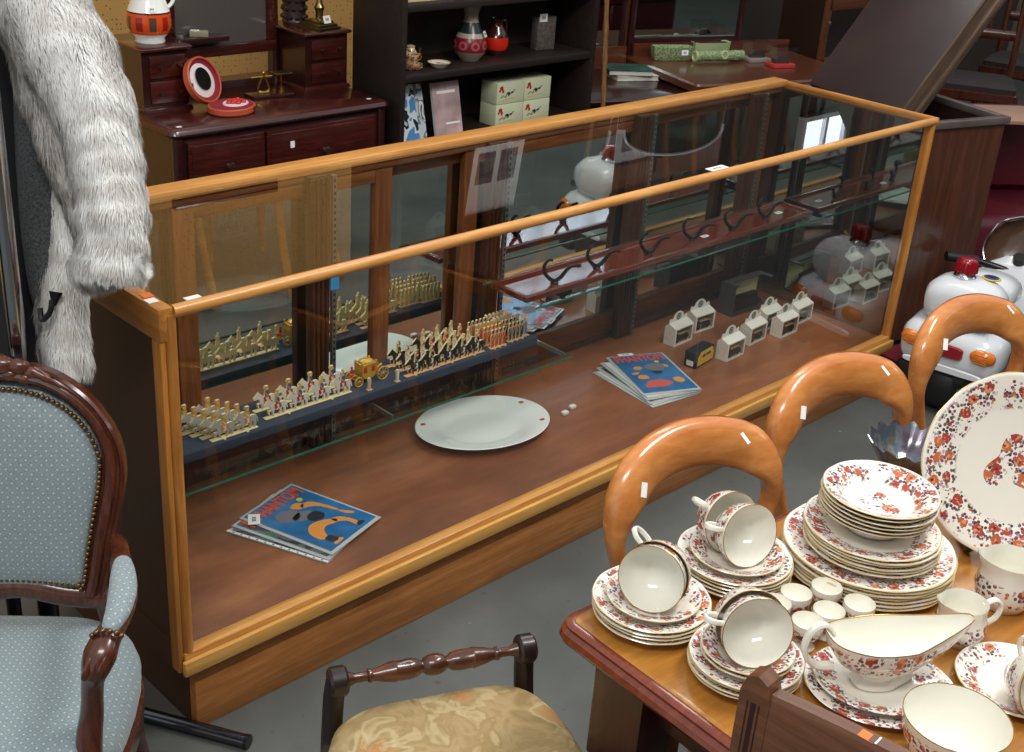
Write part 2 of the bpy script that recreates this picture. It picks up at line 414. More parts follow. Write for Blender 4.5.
def sticker(parent, loc, size=(.02,.012), rot=(0,0,0), mat='tagw', ink=True, name='price_tag'):
    q = MB(); q.cbox((0,0,0), (size[0], size[1], .0008)); q.mi = 1
    if ink:
        for k in range(3): q.cbox((-size[0]*.16+k*size[0]*.16, 0, .0005), (size[0]*.09, size[1]*.35, .0004))
    return q.build(name, [M[mat], M['tagink']], parent, smooth=False, loc=loc, rot=rot)
sticker(case, (.018, .075, .9508), (.02,.022), ink=False, mat='tago'); sticker(case, (.012, .048, .9508), (.02,.02), ink=False)
sticker(case, (.085, .034, .9446), (.03,.014), (0,0,0), ink=False); sticker(case, (1.63, .04, .9446), (.07,.025))
sticker(case, (.778, .5365, .66), (.026,.05), (pi/2,0,0), 'tagb', False)

# glass shelves
def shelf(x0, x1, y0, y1, z, label):
    t = thing('glass_shelf', label, 'shelf', (x0, y0, z))
    W, D = x1-x0, y1-y0
    MB().box(0, W, 0, D, 0, .006).build('pane', M['shelfglass'], t, smooth=False)
    q = MB(); q.box(0, W, -.0012, 0, 0, .006); q.box(0, W, D, D+.0012, 0, .006); q.build('front_edge', M['glassedge'], t, smooth=False)
    for k in range(int(W/.62)+1):
        MB().box(.12+k*.62, .124+k*.62, .03, .555-y0, -.014, -.001).build('bracket', M['steel'], t, smooth=False)
    return t
shelf(.032, 1.385, .262, .50, .385, 'lower glass shelf at left end carrying the toy procession')
shelf(1.292, 2.688, .325, .535, .53, 'upper glass shelf at right carrying the long brown tray')
for x in (1.40, 1.445):
    o = MB().cbox((0,0,.006), (.022,.016,.012), .004).build('shelf_clip', M['white'], loc=(x, .28+(x-1.4)*.3, .195))
    tag(o, 'small white plastic clip on case floor, %s' % ('nearer the platter' if x < 1.42 else 'nearer the far comics'), 'clip')
q = MB(); q.tube(smooth_path([(0,0,.004),(.01,.02,.006),(.03,.015,.008),(.025,-.01,.006),(.005,-.015,.005),(.02,-.03,.004)],5), .003, 6); q.ball((.03,.03,.008),.008)
tag(q.build('crystal_ornament', plain('clear crystal', (170,176,172), .08, spec=.8), loc=(.06,.14,.195)), 'tiny clear crystal ornament on case floor by the left post', 'ornament')

# navy covered board with the toy procession
BZ = .391; BT = .415
tag(MB().box(.03, 1.36, .372, .505, BZ, BT, .003).build('display_board', M['navy']), 'long navy cloth covered board under the toy soldiers', 'board')

FIG = {}
def pcol(name, c): FIG[name] = plain('paint '+name, c, .45)
for n_, c_ in dict(grey=(176,180,182), bay=(120,76,50), blackh=(34,36,46), gold=(212,160,70), red=(190,52,40), blue=(70,92,150), white=(228,222,212), navy=(40,46,70), skin=(224,180,140), orange=(222,150,60)).items(): pcol(n_, c_)
HORSE = [(-.026,.020),(-.030,.030),(-.036,.035),(-.0365,.0385),(-.030,.042),(-.024,.0465),(-.022,.049),(-.0205,.0455),(-.014,.040),(-.008,.034),(.006,.0335),(.016,.0345),(.023,.032),(.027,.026),(.029,.014),(.0265,.0145),(.0245,.022),(.0225,.020),(.024,.012),(.0215,.0015),(.0175,.0015),(.0195,.011),(.014,.019),(.011,.0195),(.012,.010),(.008,.0015),(.0045,.0015),(.0075,.010),(.0045,.0185),(-.008,.0175),(-.012,.010),(-.009,.0015),(-.0125,.0015),(-.016,.010),(-.0145,.0165),(-.017,.014),(-.023,.016),(-.022,.008),(-.026,.0085),(-.0275,.019),(-.019,.0215),(-.020,.029),(-.025,.031),(-.0285,.0335)]
HORSE = [(-.0185,.0195),(-.0205,.029),(-.0255,.031),(-.033,.030),(-.0365,.032),(-.0365,.036),(-.030,.041),(-.024,.0465),(-.022,.049),(-.0205,.0455),(-.014,.040),(-.008,.034),(.006,.0335),(.016,.0345),(.023,.032),(.027,.026),(.0295,.013),(.0265,.0135),(.0245,.022),(.0225,.020),(.024,.012),(.0215,.0015),(.0175,.0015),(.0195,.011),(.014,.019),(.011,.0195),(.012,.010),(.008,.0015),(.0045,.0015),(.0075,.010),(.0045,.0185),(-.008,.0175),(-.0105,.010),(-.008,.0015),(-.0115,.0015),(-.0145,.010),(-.0135,.0155),(-.0225,.0165),(-.0215,.008),(-.0255,.0085),(-.027,.0185)]
def flat_part(name, poly, t, front, parent, dx=0, dy=0, dz=0, sc=1):
    # painted on the front (-y), bare cream card on the back
    q = MB(); q.prism([(p[0]*sc+dx, p[1]*sc+dz) for p in poly], t)
    for v_ in q.bm.verts: v_.co.y += dy
    o = q.build(name, [FIG[front], M['cream']], parent, smooth=False)
    for p_ in o.data.polygons:
        p_.material_index = 0 if p_.normal.y < -.5 else 1
    return o
LEGS = [(-.0035,.031),(.0045,.031),(.004,.020),(-.001,.0165),(-.004,.0165),(-.003,.020),(.0,.023)]
TORSO = [(-.0055,.030),(-.005,.044),(-.003,.0505),(-.0042,.0515),(-.0042,.0565),(.0042,.0565),(.0042,.0515),(.003,.0505),(.006,.044),(.0055,.030)]
def helmet(kind):
    if kind == 'plume': return [(-.0045,.055),(-.004,.059),(-.001,.061),(.0005,.068),(.0025,.0685),(.0025,.061),(.0045,.058),(.005,.055)]
    if kind == 'cap': return [(-.007,.0545),(-.0045,.0605),(.0045,.0605),(.005,.0545)]
    return [(-.005,.054),(-.0055,.064),(0,.068),(.0055,.064),(.005,.054)]
def rider(parent, dx, dy, coat, hat, hk, sc=1):
    t = flat_part('rider', TORSO, .0065, coat, parent, dx, dy, 0, sc)
    flat_part('breeches', LEGS, .0072, 'white' if coat != 'white' else 'navy', t, dx, dy, 0, sc)
    flat_part('cross_belt', [(-.0045,.043),(-.003,.045),(.0045,.034),(.003,.032)], .0072, 'gold' if coat in ('white','navy','blue') else 'white', t, dx, dy, 0, sc)
    flat_part('head', [(-.0035,.0505),(-.004,.056),(.004,.056),(.0035,.0505)], .0075, 'skin', t, dx, dy, 0, sc)
    flat_part('hat', helmet(hk), .007, hat, t, dx, dy, 0, sc)
    return t
def strip(parent, x0, x1, mat='cream', feet=2):
    q = MB(); q.box(x0, x1, -.0075, .0075, 0, .0022, .001)
    for k in range(feet):
        x = x0+(k+.5)/feet*(x1-x0); q.box(x-.003, x+.003, -.013, -.0075, 0, .0022, .0008)
    return q.build('base_strip', M[mat], parent)
def mounted(label, x, y, n, pitch, horse, coat, hat, hk, group, basemat='cream', sc=1.0, alt=None, name='mounted_soldiers', lance=False):
    t = thing(name, label, 'toy soldiers', (x, y, BT), 0, group)
    for k in range(n):
        dx = k*pitch
        h = flat_part('horse', HORSE, .0055, horse, t, dx, 0, .001, sc)
        flat_part('saddle_cloth', [(-.009,.034),(.010,.034),(.011,.022),(.004,.020),(-.008,.021)], .0068, alt or coat, h, dx, 0, 0, sc)
        rr = rider(t, dx, 0, coat, hat, hk, sc)
        if lance:
            q = MB(); q.tube([(dx-.007, -.004, .028*sc), (dx-.008, -.004, .075*sc)], .0008, 6); q.ball((dx-.008,-.004,.074*sc),.002); q.build('lance', FIG['white'], rr)
    strip(t, -.036*sc, (n-1)*pitch+.026*sc, basemat)
    return t
ords = ['front', 'second', 'third', 'fourth', 'rear']
for k in range(5):
    mounted('%s rank of gold coated riders on grey horses at the left end' % ords[k], .358-.012*k, .392+k*.0225, 2, .062, 'grey', 'gold', 'orange' if k % 2 else 'gold', 'cap', 'gold riders at the head of the procession', alt='orange')
for k in range(2):
    mounted('%s row of four blue coated riders drawing the golden coach' % ('front' if k == 0 else 'rear'), .515, .410+k*.045, 4, .064, 'white', 'blue', 'gold', 'cap' if k else 'plume', 'coach team', alt='red')
for k in range(3):
    mounted('%s cavalry on black horses right behind the coach' % ('front pair of', 'middle pair of', 'rear single')[k], .93, .392+k*.036, 1 if k == 2 else 2, .052, 'blackh', 'white' if k % 2 else 'navy', 'red', 'plume', 'escort cavalry behind the coach', 'pinkcream')
for k in range(4):
    mounted('%s rank of %s coated cavalry on black horses mid procession' % (ords[k], 'red' if k == 2 else ('white' if k % 2 else 'navy')), 1.045-.006*k, .394+k*.029, 3, .050, 'blackh', 'red' if k == 2 else ('white' if k % 2 else 'navy'), 'gold', 'plume', 'main cavalry block', 'pinkcream')
SOLD = [(-.004,.0015),(-.0038,.018),(-.0055,.030),(-.005,.038),(-.002,.041),(.002,.041),(.005,.038),(.0055,.030),(.0038,.018),(.004,.0015),(.001,.0015),(0,.016),(-.001,.0015)]
def foot(label, x, y, n, pitch, legs, coat, hat, hk, rifle=True):
    t = thing('foot_soldiers', label, 'toy soldiers', (x, y, BT), 0, 'marching infantry ranks')
    for k in range(n):
        dx = k*pitch
        s_ = flat_part('soldier', SOLD, .005, coat, t, dx, 0, .001)
        flat_part('head', [(-.0028,.040),(-.003,.045),(.003,.045),(.0028,.040)], .0055, 'skin', s_, dx)
        flat_part('hat', [(-.0036,.044),(-.004,.052),(0,.0545),(.004,.052),(.0036,.044)], .006, hat, s_, dx)
        if rifle:
            q = MB(); q.tube([(dx-.004,-.004,.024),(dx+.005,-.004,.056)], .0008, 5); q.build('rifle', FIG['skin'], s_)
    strip(t, -.008, (n-1)*pitch+.008, 'pinkcream', 3)
specs = [(1.20,.392,4,'red','blackh'),(1.195,.417,5,'red','red'),(1.19,.444,5,'red','gold'),(1.185,.470,5,'red','blackh'),
         (1.272,.398,4,'navy','blackh'),(1.268,.424,4,'navy','blackh'),(1.262,.452,5,'navy','white'),(1.258,.480,5,'navy','white'),(1.325,.404,2,'blue','white'),(1.322,.436,2,'blue','white')]
seen_ = {}
for x, y, n, coat, hat in specs:
    i_ = seen_.get(coat, 0); seen_[coat] = i_+1
    foot('%s rank of %s coated foot soldiers at the right of the board' % (ords[i_], coat), x, y, n, .0145, coat, coat, hat, 'bear')

# golden coach
co_ = thing('state_coach', 'golden toy state coach with crowned roof on the navy board', 'toy coach', (.80, .435, BT))
G = plain('gilt paint', (216,170,72), .35, .25)
GW = [G, M['cream']]
for (wx, wr) in ((-.036,.0125),(.040,.0175)):
    for sy in (-.02, .02):
        q = MB()
        q.tube([(wx+wr*cos(a), sy, wr+.001+wr*sin(a)) for a in [2*pi*k/20 for k in range(20)]], .0017, 6, closed=True, up=(0,1,0))
        for k in range(8):
            a = 2*pi*k/8; q.tube([(wx, sy, wr+.001), (wx+wr*cos(a), sy, wr+.001+wr*sin(a))], .0009, 5)
        q.ball((wx, sy, wr+.001), .0032); q.build('wheel', G, co_)
q = MB()
body = [(-.020,.020),(-.012,.013),(.012,.013),(.021,.020),(.024,.036),(.021,.050),(-.021,.050),(-.024,.036)]
q.prism(body, .030); q.build('body', G, co_, smooth=False)
q = MB(); q.box(-.0235,.0235,-.017,.017,.050,.053,.001)
q.lathe([(.021,.053),(.019,.058),(.010,.062),(.003,.063),(.004,.066),(.0,.070)], 16, sy=.8)
for sx in (-1,1):
    for sy in (-1,1): q.ball((sx*.021, sy*.014, .057), .0032); q.tube([(sx*.021,sy*.0155,.02),(sx*.0225,sy*.0155,.052)],.0016,6)
q.build('crowned_roof', G, co_)
q = MB()
for sy in (-.0153,.0153):
    q.prism([(-.017,.030),(-.017,.045),(-.007,.045),(-.007,.030)], .001); q.M = Matrix.Translation((0, sy, 0)); q.prism([(-.017,.030),(-.017,.044),(-.008,.046),(-.007,.030)], .0012); q.prism([(.007,.030),(.008,.046),(.017,.044),(.017,.030)], .0012); q.M = Matrix()
q.build('window', FIG['red'], co_, smooth=False)
q = MB(); q.tube(smooth_path([(-.052,0,.016),(-.036,0,.024),(-.02,0,.014),(.0,0,.010),(.02,0,.014),(.036,0,.026),(.052,0,.034)],5), .0032, 8); q.tube([(-.036,-.02,.0135),(-.036,.02,.0135)],.0015,6); q.tube([(.04,-.02,.0185),(.04,.02,.0185)],.0015,6); q.build('undercarriage', G, co_)
q = MB(); q.ball((-.046,0,.030),.007,(1.2,1,.6)); q.ball((-.044,0,.039),.005,(.9,.8,1.3)); q.ball((-.044,0,.048),.0034); q.build('coachman', FIG['red'], co_)
for k, (x, y) in enumerate(((.775,.388),(.862,.384))):
    t = thing('footman', 'toy footman standing beside the coach %s wheel' % ('front' if k == 0 else 'rear'), 'toy figure', (x, y, BT))
    s_ = flat_part('figure', SOLD, .006, 'skin' if k == 0 else 'white', t, 0, 0, .001, .8)
    q = MB(); q.box(-.007,.007,-.006,.006,0,.002,.001); q.build('base', M['pinkcream'], t)

# brown tray on upper shelf with black stands
TZ = .5362
tr = thing('wooden_tray', 'long brown polished tray along the upper glass shelf', 'tray', (1.29, .36, TZ))
TW, TD = 1.385, .145
q = MB()
for a in (0, TD-.016): q.box(0, TW, a, a+.016, 0, .016, .002)
for a in (0, TW-.016): q.box(a, a+.016, .016, TD-.016, 0, .016, .002)
TRAY = wood('polished tray wood', (84,34,22), (118,54,36), 'X', 4, .1, .8)
q.build('frame', TRAY, tr)
MB().box(.016, TW-.016, .016, TD-.016, 0, .008).build('panel', TRAY, tr, smooth=False)
for k, px in enumerate((1.45, 1.64, 1.86, 2.085, 2.28, 2.475)):
    t = thing('iron_stand', 'black curled metal stand, number %s along the tray from its left end' % ('one','two','three','four','five','six')[k], 'stand', (px, .41+.012*(k % 2), TZ+.008), radians(-8+5*(k % 3)), 'black stands on the tray')
    t['label'] = ['black two armed metal stand nearest the left end of the tray', 'black two armed metal stand second from the left on the tray', 'black two armed metal stand third from the left by the slotted post', 'black two armed metal stand fourth along the tray beside a white tag', 'black two armed metal stand fifth along the tray, near its right half', 'black two armed metal stand at the right end of the tray'][k]
    MB().lathe([(0,0),(.012,0),(.012,.003),(.006,.007),(0,.008)], 12).build('foot', M['iron'], t)
    a = smooth_path([(0,0,.006),(-.018,0,.016),(-.034,.004,.034),(-.036,.006,.056),(-.022,.006,.070),(-.010,.004,.068)], 6)
    MB().tube(a, [.0066-.003*i/len(a) for i in range(len(a))], 8).build('arm', M['iron'], t)
    a = smooth_path([(0,0,.006),(.018,-.004,.016),(.032,-.008,.034),(.046,-.012,.046),(.068,-.016,.046)], 6)
    q = MB(); q.tube(a, [.0066-.0022*i/len(a) for i in range(len(a))], 8); q.ball((.071,-.0165,.046), .006, (1.3,1,.9)); q.build('arm', M['iron'], t)
sticker(tr, (.86, .06, .0086), (.03,.016)); sticker(tr, (1.28, .07, .0086), (.03,.016))

# oval ironstone platter
pl_ = thing('oval_platter', 'large white oval platter lying on the case floor', 'platter', (1.145, .35, .1955), radians(-10))
pf = [(0,.006),(.085,.006),(.105,.008),(.125,.018),(.168,.026),(.172,.028),(.170,.030),(.124,.0225),(.104,.012),(.085,.0095),(0,.0095)]
MB().lathe(pf, 56, sx=1.16, sy=.86).build('dish', M['pale'], pl_)
for a in (150, 25, 330):
    o = MB().cbox((0,0,.0005), (.014,.010,.001), 0).build('red_sticker', plain('red sticker', (206,60,56), .5), pl_, smooth=False, loc=(.155*1.16*cos(radians(a)), .155*.80*sin(radians(a)), .0272)); 

# comics: bright covers in clear sleeves
COV = {}
def cover_mat(name, base, blobs, seed):
    m, nt, b = new_mat(name); tc = N(nt, 'ShaderNodeTexCoord')
    mp = N(nt, 'ShaderNodeMapping'); mp.inputs['Location'].default_value = (seed, seed*.7, 0); LK(nt, tc.outputs['Object'], mp.inputs[0])
    n1 = N(nt, 'ShaderNodeTexNoise', Scale=17.0, Detail=1.5, Distortion=.8); LK(nt, mp.outputs[0], n1.inputs['Vector'])
    c = ramp(nt, n1.outputs[0], [(0, L(base))]+blobs)
    nt.nodes[-1].color_ramp.interpolation = 'CONSTANT'
    LK(nt, c, b.inputs['Base Color']); b.inputs['Roughness'].default_value = .18; b.inputs['Coat Weight'].default_value = .5
    return m
COV['blue'] = plain('blue comic cover', (36,108,164), .2, coat=.4, var=.12, bscale=20)
COV['grey'] = cover_mat('dark comic cover', (52,60,74), [(.52, L((96,104,112))), (.60, L((60,120,90))), (.66, L((170,60,50)))], 4.1)
COV['paper'] = plain('comic paper edge', (214,212,204), .6)
COV['sleeve'] = plain('clear plastic sleeve', (190,194,196), .15, spec=.7)
COV['tit'] = plain('orange red title ink', (222,78,38), .35); COV['yel'] = plain('yellow ink', (214,196,60), .4)
COV['fig1'] = plain('orange ink', (224,146,62), .35); COV['fig2'] = plain('grey purple ink', (116,112,122), .35); COV['ink'] = plain('black ink', (28,30,40), .4)
def comic(x, y, z, rz, cov, label, title=None, art=0):
    t = thing('comic_book', label, 'comic', (x, y, z), rz, 'comics lying in the display case')
    MB().box(-.098,.098,-.135,.135,0,.0012).build('sleeve', COV['sleeve'], t, smooth=False)
    MB().box(-.089,.089,-.126,.126,.0012,.0032).build('pages', COV['paper'], t, smooth=False)
    MB().box(-.089,.089,-.126,.126,.0032,.0040).build('cover', COV[cov], t, smooth=False)
    if title: text('title', title, .040, COV['tit'], t, (0, .100, .0042), sc=(.84, 1.25, 1), bold=.0016)
    if art:
        q = MB(); Z = .0043
        def blob(pts, mi):
            q.mi = mi; P_ = smooth_path([(a, b_, 0) for a, b_ in pts], 3, True)
            q._f(q._vs([(p_[0], p_[1], Z+.00012*mi) for p_ in P_]))
        if art == 1:      # crouching and leaping shapes in orange and grey
            blob([(-.055,.062),(-.025,.068),(.0,.050),(-.005,.028),(-.03,.016),(-.058,.030)], 1)
            blob([(-.03,.03),(.0,.034),(.02,.018),(.01,-.004),(-.02,-.002),(-.035,.012)], 1)
            blob([(.0,.060),(.02,.068),(.034,.058),(.030,.044),(.012,.040)], 0)
            blob([(.024,.050),(.05,.046),(.062,.015),(.066,-.03),(.058,-.032),(.050,.010),(.034,.030),(.022,.036)], 0)
            blob([(.060,-.030),(.070,-.05),(.078,-.07),(.070,-.072),(.060,-.055)], 0)
            blob([(-.01,.004),(.02,.010),(.032,-.012),(.015,-.028),(-.012,-.020)], 2)
            blob([(-.062,-.045),(-.035,-.022),(.0,-.03),(.026,-.052),(.016,-.064),(-.01,-.054),(-.03,-.062),(-.048,-.086),(-.066,-.080)], 0)
            blob([(-.058,-.085),(-.040,-.084),(-.034,-.104),(-.046,-.112),(-.060,-.104)], 2)
            blob([(-.060,-.112),(-.036,-.108),(-.030,-.118),(-.058,-.120)], 0)
            blob([(.020,-.045),(.040,-.055),(.050,-.090),(.044,-.110),(.034,-.108),(.034,-.080),(.018,-.062)], 0)
            blob([(.040,-.104),(.056,-.106),(.058,-.116),(.036,-.116)], 2)
        else:
            blob([(-.005,.052),(.035,.058),(.055,.04),(.045,.012),(.01,.010),(-.012,.03)], 1)
            blob([(.048,.046),(.066,.044),(.068,.030),(.052,.028)], 0)
            blob([(-.045,.044),(-.026,.048),(-.018,.034),(-.034,.024),(-.048,.030)], 0)
            blob([(.0,.008),(.024,.006),(.028,-.012),(.006,-.016)], 2)
            blob([(-.060,-.020),(-.046,-.010),(-.030,-.016),(-.028,-.034),(-.046,-.040),(-.062,-.034)], 0)
            blob([(-.062,-.080),(-.040,-.056),(-.012,-.050),(.020,-.062),(.030,-.082),(.0,-.098),(-.036,-.100),(-.064,-.096)], 3)
            blob([(-.012,-.068),(.016,-.066),(.024,-.082),(-.004,-.090)], 0)
            blob([(.042,-.050),(.060,-.044),(.074,-.056),(.072,-.076),(.054,-.082),(.042,-.070)], 0)
            blob([(-.07,.004),(-.05,.010),(-.046,.0),(-.066,-.006)], 0)
        q.build('cover_art', [COV['fig1'], COV['fig2'], COV['ink'], plain('coral ink', (206,92,84), .35)], t, smooth=False, fix=False)
        MB().lathe([(0,.0001),(.008,.0001),(.008,-.0004)], 16).build('round_badge', COV['yel'], t, smooth=False, loc=(.045, .068, .0048))
    return t

def punched(t):
    q = MB(); q.box(-.098,-.090,-.135,.135,.0041,.0044); q.mi = 1
    for k in range(12): q.box(-.096,-.0925,-.122+.0215*k,-.117+.0215*k,.0044,.0046)
    q.build('punched_edge', [M['white'], M['black']], t, smooth=False); return t
for k, (dx, dy, dr, cv) in enumerate(((-.034,-.006,6,'grey'), (-.018,-.004,3,'grey'))):
    comic(.5+dx, .262+dy, .1958+.0044*k, radians(17+dr), cv, ('bottom comic of the near pile, mostly hidden in a punched sleeve', 'dark middle comic of the near pile with orange title showing')[k], 'PHANTOM' if k == 1 else None) if k else punched(comic(.5+dx, .262+dy, .1958, radians(17+dr), cv, 'bottom comic of the near pile in a punched white edged sleeve'))
tc_ = comic(.505, .262, .2047, radians(17), 'blue', 'top blue comic of the near pile with orange title and figure', 'PHANTOM', 1)
sticker(tc_, (-.086, .10, .0046), (.045,.028), (0,0,radians(40)))
for k in range(3):
    comic(1.80-.048+.014*k, .291-.016+.005*k, .1958+.0041*k, radians(-24+17-5*k), ('paper','grey','paper')[k], ('bottom white edged comic of the far pile', 'second comic up from the bottom of the far pile', 'comic just under the top blue one in the far pile')[k])
tc_ = comic(1.80, .291, .1958+.0123, radians(-24), 'blue', 'top blue comic of the far pile beside the boxed cars', 'PHANTOM', 2)
sticker(tc_, (-.03, .135, .0046), (.05,.016))

# boxed model cars
CART = plain('white carton', (232,228,216), .5); CIN = plain('tan box lining', (226,196,132), .5)
CREAMR = plain('cream car roof', (222,204,150), .45)
CELL = glass_mat('carton window film', (240,240,236), 1.5)
def car(parent, col, w_=.050, y=0., z=.006):
    q = MB(); q.prism([(-w_/2, z+.004),(-w_/2, z+.014),(-w_*.28, z+.016),(-w_*.20, z+.0255),(w_*.36, z+.0255),(w_*.48, z+.016),(w_/2, z+.013),(w_/2, z+.004)], .020)
    for v_ in q.bm.verts: v_.co.y += y
    c_ = q.build('car_body', col, parent)
    for sx in (-.3, .3):
        q = MB()
        for sy in (-.0105, .0105):
            q.M = Matrix.Translation((sx*w_, y+sy, z+.0055)) @ Matrix.Rotation(pi/2, 4, 'X'); q.lathe([(0,-.0015),(.0055,-.0015),(.0055,.0015),(0,.0015)], 14); q.M = Matrix()
        q.build('wheels', M['black'], c_)
    return c_
def car_box(x, y, rz, label, ccol, z=.1955):
    t = thing('boxed_model_car', label, 'boxed toy car', (x, y, z), radians(rz), 'white boxes of model cars')
    W, D, H_ = .100, .044, .060; w2 = W/2
    q = MB()
    q.box(-w2,w2,-D/2,D/2,0,.002); q.box(-w2,w2,D/2-.0015,D/2,.002,H_)
    q.box(-w2,-w2+.002,-D/2,D/2,.002,H_); q.box(w2-.002,w2,-D/2,D/2,.002,H_)
    for a_, b_ in ((-w2+.002,-w2+.007),(w2-.007,w2-.002)): q.box(a_,b_,-D/2,-D/2+.001,.002,H_)
    q.box(-w2+.007,w2-.007,-D/2,-D/2+.001,.002,.006); q.box(-w2+.007,w2-.007,-D/2,-D/2+.001,H_-.004,H_)
    q.build('carton', CART, t, smooth=False)
    RG = .013
    q = MB(); q.rings([[(x_, -D/2, H_),(x_, D*.18, H_+RG),(x_, D/2, H_)] for x_ in (-w2, w2)]); q.build('sloped_lid', CART, t, smooth=False)
    MB().box(-w2+.002,w2-.002,D/2-.004,D/2-.0015,.002,H_-.002).build('lining', CIN, t, smooth=False)
    q = MB(); P_ = [(-w2*.98,0),(-w2*.92,.016),(-w2*.60,.012),(-w2*.44,.026),(-w2*.18,.033),(w2*.18,.033),(w2*.44,.026),(w2*.60,.012),(w2*.92,.016),(w2*.98,0)]
    q.prism([(a_, b_+H_+RG-.002) for a_, b_ in P_], .0016); hd = q.build('header_flap', CART, t, smooth=False, loc=(0, D*.18, 0))
    q = MB(); q.M = Matrix.Translation((0, -.0012, H_+RG+.014)) @ Matrix.Rotation(pi/2, 4, 'X'); q.lathe([(0,.0004),(.0125,.0004),(.0125,-.0004)], 18); q.mi = 1; q.lathe([(.0085,.0008),(.0055,.0008),(.0055,.0)], 14)
    q.build('round_emblem', [plain('emblem grey green', (64,88,86), .5), plain('emblem pale', (170,176,160), .5)], hd, smooth=False)
    q = MB(); q.M = Matrix.Translation((-w2-.0003, 0, .030)) @ Matrix.Rotation(pi/2, 4, 'Y'); q.lathe([(0,.0004),(.014,.0004),(.014,-.0004)], 16); q.build('side_emblem', plain('side emblem', (72,96,98), .5), t, smooth=False)
    cb_ = car(t, ccol, .080, -.004, .006)
    q = MB(); q.box(-.016,.030,-.015,.007,.0315,.035,.001); q.build('car_roof', CREAMR, cb_)
    MB().box(-w2+.006,w2-.006,-D/2+.0012,-D/2+.0016,.006,H_-.004).build('window_film', CELL, t, smooth=False)
cc = [plain('dark green car', (34,44,44), .3), plain('black car', (26,26,30), .3), plain('navy car', (36,40,62), .3), plain('olive car', (110,104,70), .3)]
car_box(2.08,.42, 3, 'white boxed model car at the back left, above the black and yellow box', cc[0])
car_box(2.225,.445, -2, 'white boxed model car behind, left of the big dark box', cc[2])
car_box(2.128,.245, 3, 'white boxed model car right beside the black and yellow box', cc[1])
car_box(2.295,.278, 4, 'white boxed model car in front of the big dark box', cc[0])
car_box(2.435,.25, 1, 'white boxed model car second from the right in the front row', cc[1])
car_box(2.44,.318, 1, 'white boxed model car tucked behind the front row at right', cc[3])
car_box(2.575,.285, 3, 'white boxed model car at the far right end of the front row', cc[2])
t = thing('boxed_model_truck', 'black and yellow box with a yellow truck, in front of the cars', 'boxed toy truck', (2.005,.275,.1955), radians(8)); t.scale = (1.2,1.2,1.2)
q = MB(); q.box(-.045,.045,-.018,.018,0,.044,.001); q.build('carton', M['black'], t, smooth=False)
YT = plain('yellow truck print', (226,178,44), .35)
q = MB(); q.prism([(-.042,.004),(-.042,.026),(-.028,.040),(.030,.040),(.038,.026),(.038,.004)], .0012); yo = q.build('truck_picture', YT, t, smooth=False, loc=(.004,-.0186,.002))
q = MB(); q.prism([(-.022,.024),(-.017,.031),(-.006,.031),(-.006,.024)], .0012); q.prism([(0,.024),(0,.031),(.02,.031),(.024,.024)], .0012); q.build('truck_windows', M['black'], yo, smooth=False, loc=(0,-.0006,0))
q = MB(); q.cbox((-.0455,0,.012), (.0008,.020,.014)); q.build('barcode_label', M['white'], t, smooth=False)
t = thing('boxed_model_car', 'largest dark box with a cream and black model behind the white boxes', 'boxed toy car', (2.50,.465,.1955), radians(-3)); t.scale = (1.2,1.1,1.22)
q = MB(); q.box(-.085,.085,-.03,.03,0,.004); q.box(-.085,.085,.026,.03,.004,.09); q.box(-.085,-.081,-.03,.026,.004,.09); q.box(-.085,.085,.0,.026,.09,.094); q.box(-.085,-.07,-.03,.0,.09,.094); q.box(.07,.085,-.03,.0,.09,.094); q.build('carton', plain('dark grey carton', (74,70,72), .45), t, smooth=False)
q = MB(); q.box(-.08,.08,.0245,.026,.004,.09); q.build('lining', plain('pale yellow card', (222,216,168), .5), t, smooth=False)
car(t, M['black'], .13, -.004, .006)
q = MB(); q.box(-.055,.045,-.014,.006,.030,.050,.004); q.build('car_roof', M['black'], t)
MB().box(-.081,.085,-.0300,-.0295,.004,.09).build('window_film', CELL, t, smooth=False)
# ================================================================ china table
TT = .74
tb = thing('dining_table', 'dark wooden dining table covered with floral china', 'table', (.122, -.852, 0), radians(-4))
TLX, TLY = 1.95, .86      # local x along length, local -y toward viewer
def rrect(x0, x1, y0, y1, rad, n=6):
    out = []
    for cx, cy, a0 in ((x1-rad, y1-rad, 0), (x0+rad, y1-rad, 90), (x0+rad, y0+rad, 180), (x1-rad, y0+rad, 270)):
        for k in range(n+1):
            a = radians(a0+90*k/n); out.append((cx+rad*cos(a), cy+rad*sin(a)))
    return out
def slab(q, prof, x0, x1, y0, y1, rad):
    # prof: list of (inset, z)
    q.rings([[(x, y, z) for x, y in rrect(x0+i, x1-i, y0+i, y1-i, max(rad-i, .004))] for i, z in prof])
q = MB(); slab(q, [(.012,-.036),(.004,-.030),(.0,-.022),(.003,-.014),(.010,-.010),(.008,-.004),(.014,-.001),(.022,-.0015)], 0, TLX, -TLY, 0, .035)
q.build('edge_moulding', M['tableedge'], tb, loc=(0,0,TT))
q = MB(); slab(q, [(.022,-.02),(.022,-.0006),(.024,0)], 0, TLX, -TLY, 0, .035); q.build('top', M['tabletop'], tb, loc=(0,0,TT))
q = MB()
q.box(.14, TLX-.14, -.11, -.09, .60, .704); q.box(.14, TLX-.14, -TLY+.09, -TLY+.11, .60, .704)
q.box(.09, .11, -TLY+.12, -.12, .60, .704); q.box(TLX-.11, TLX-.09, -TLY+.12, -.12, .60, .704)
q.build('apron', M['tableleg'], tb)
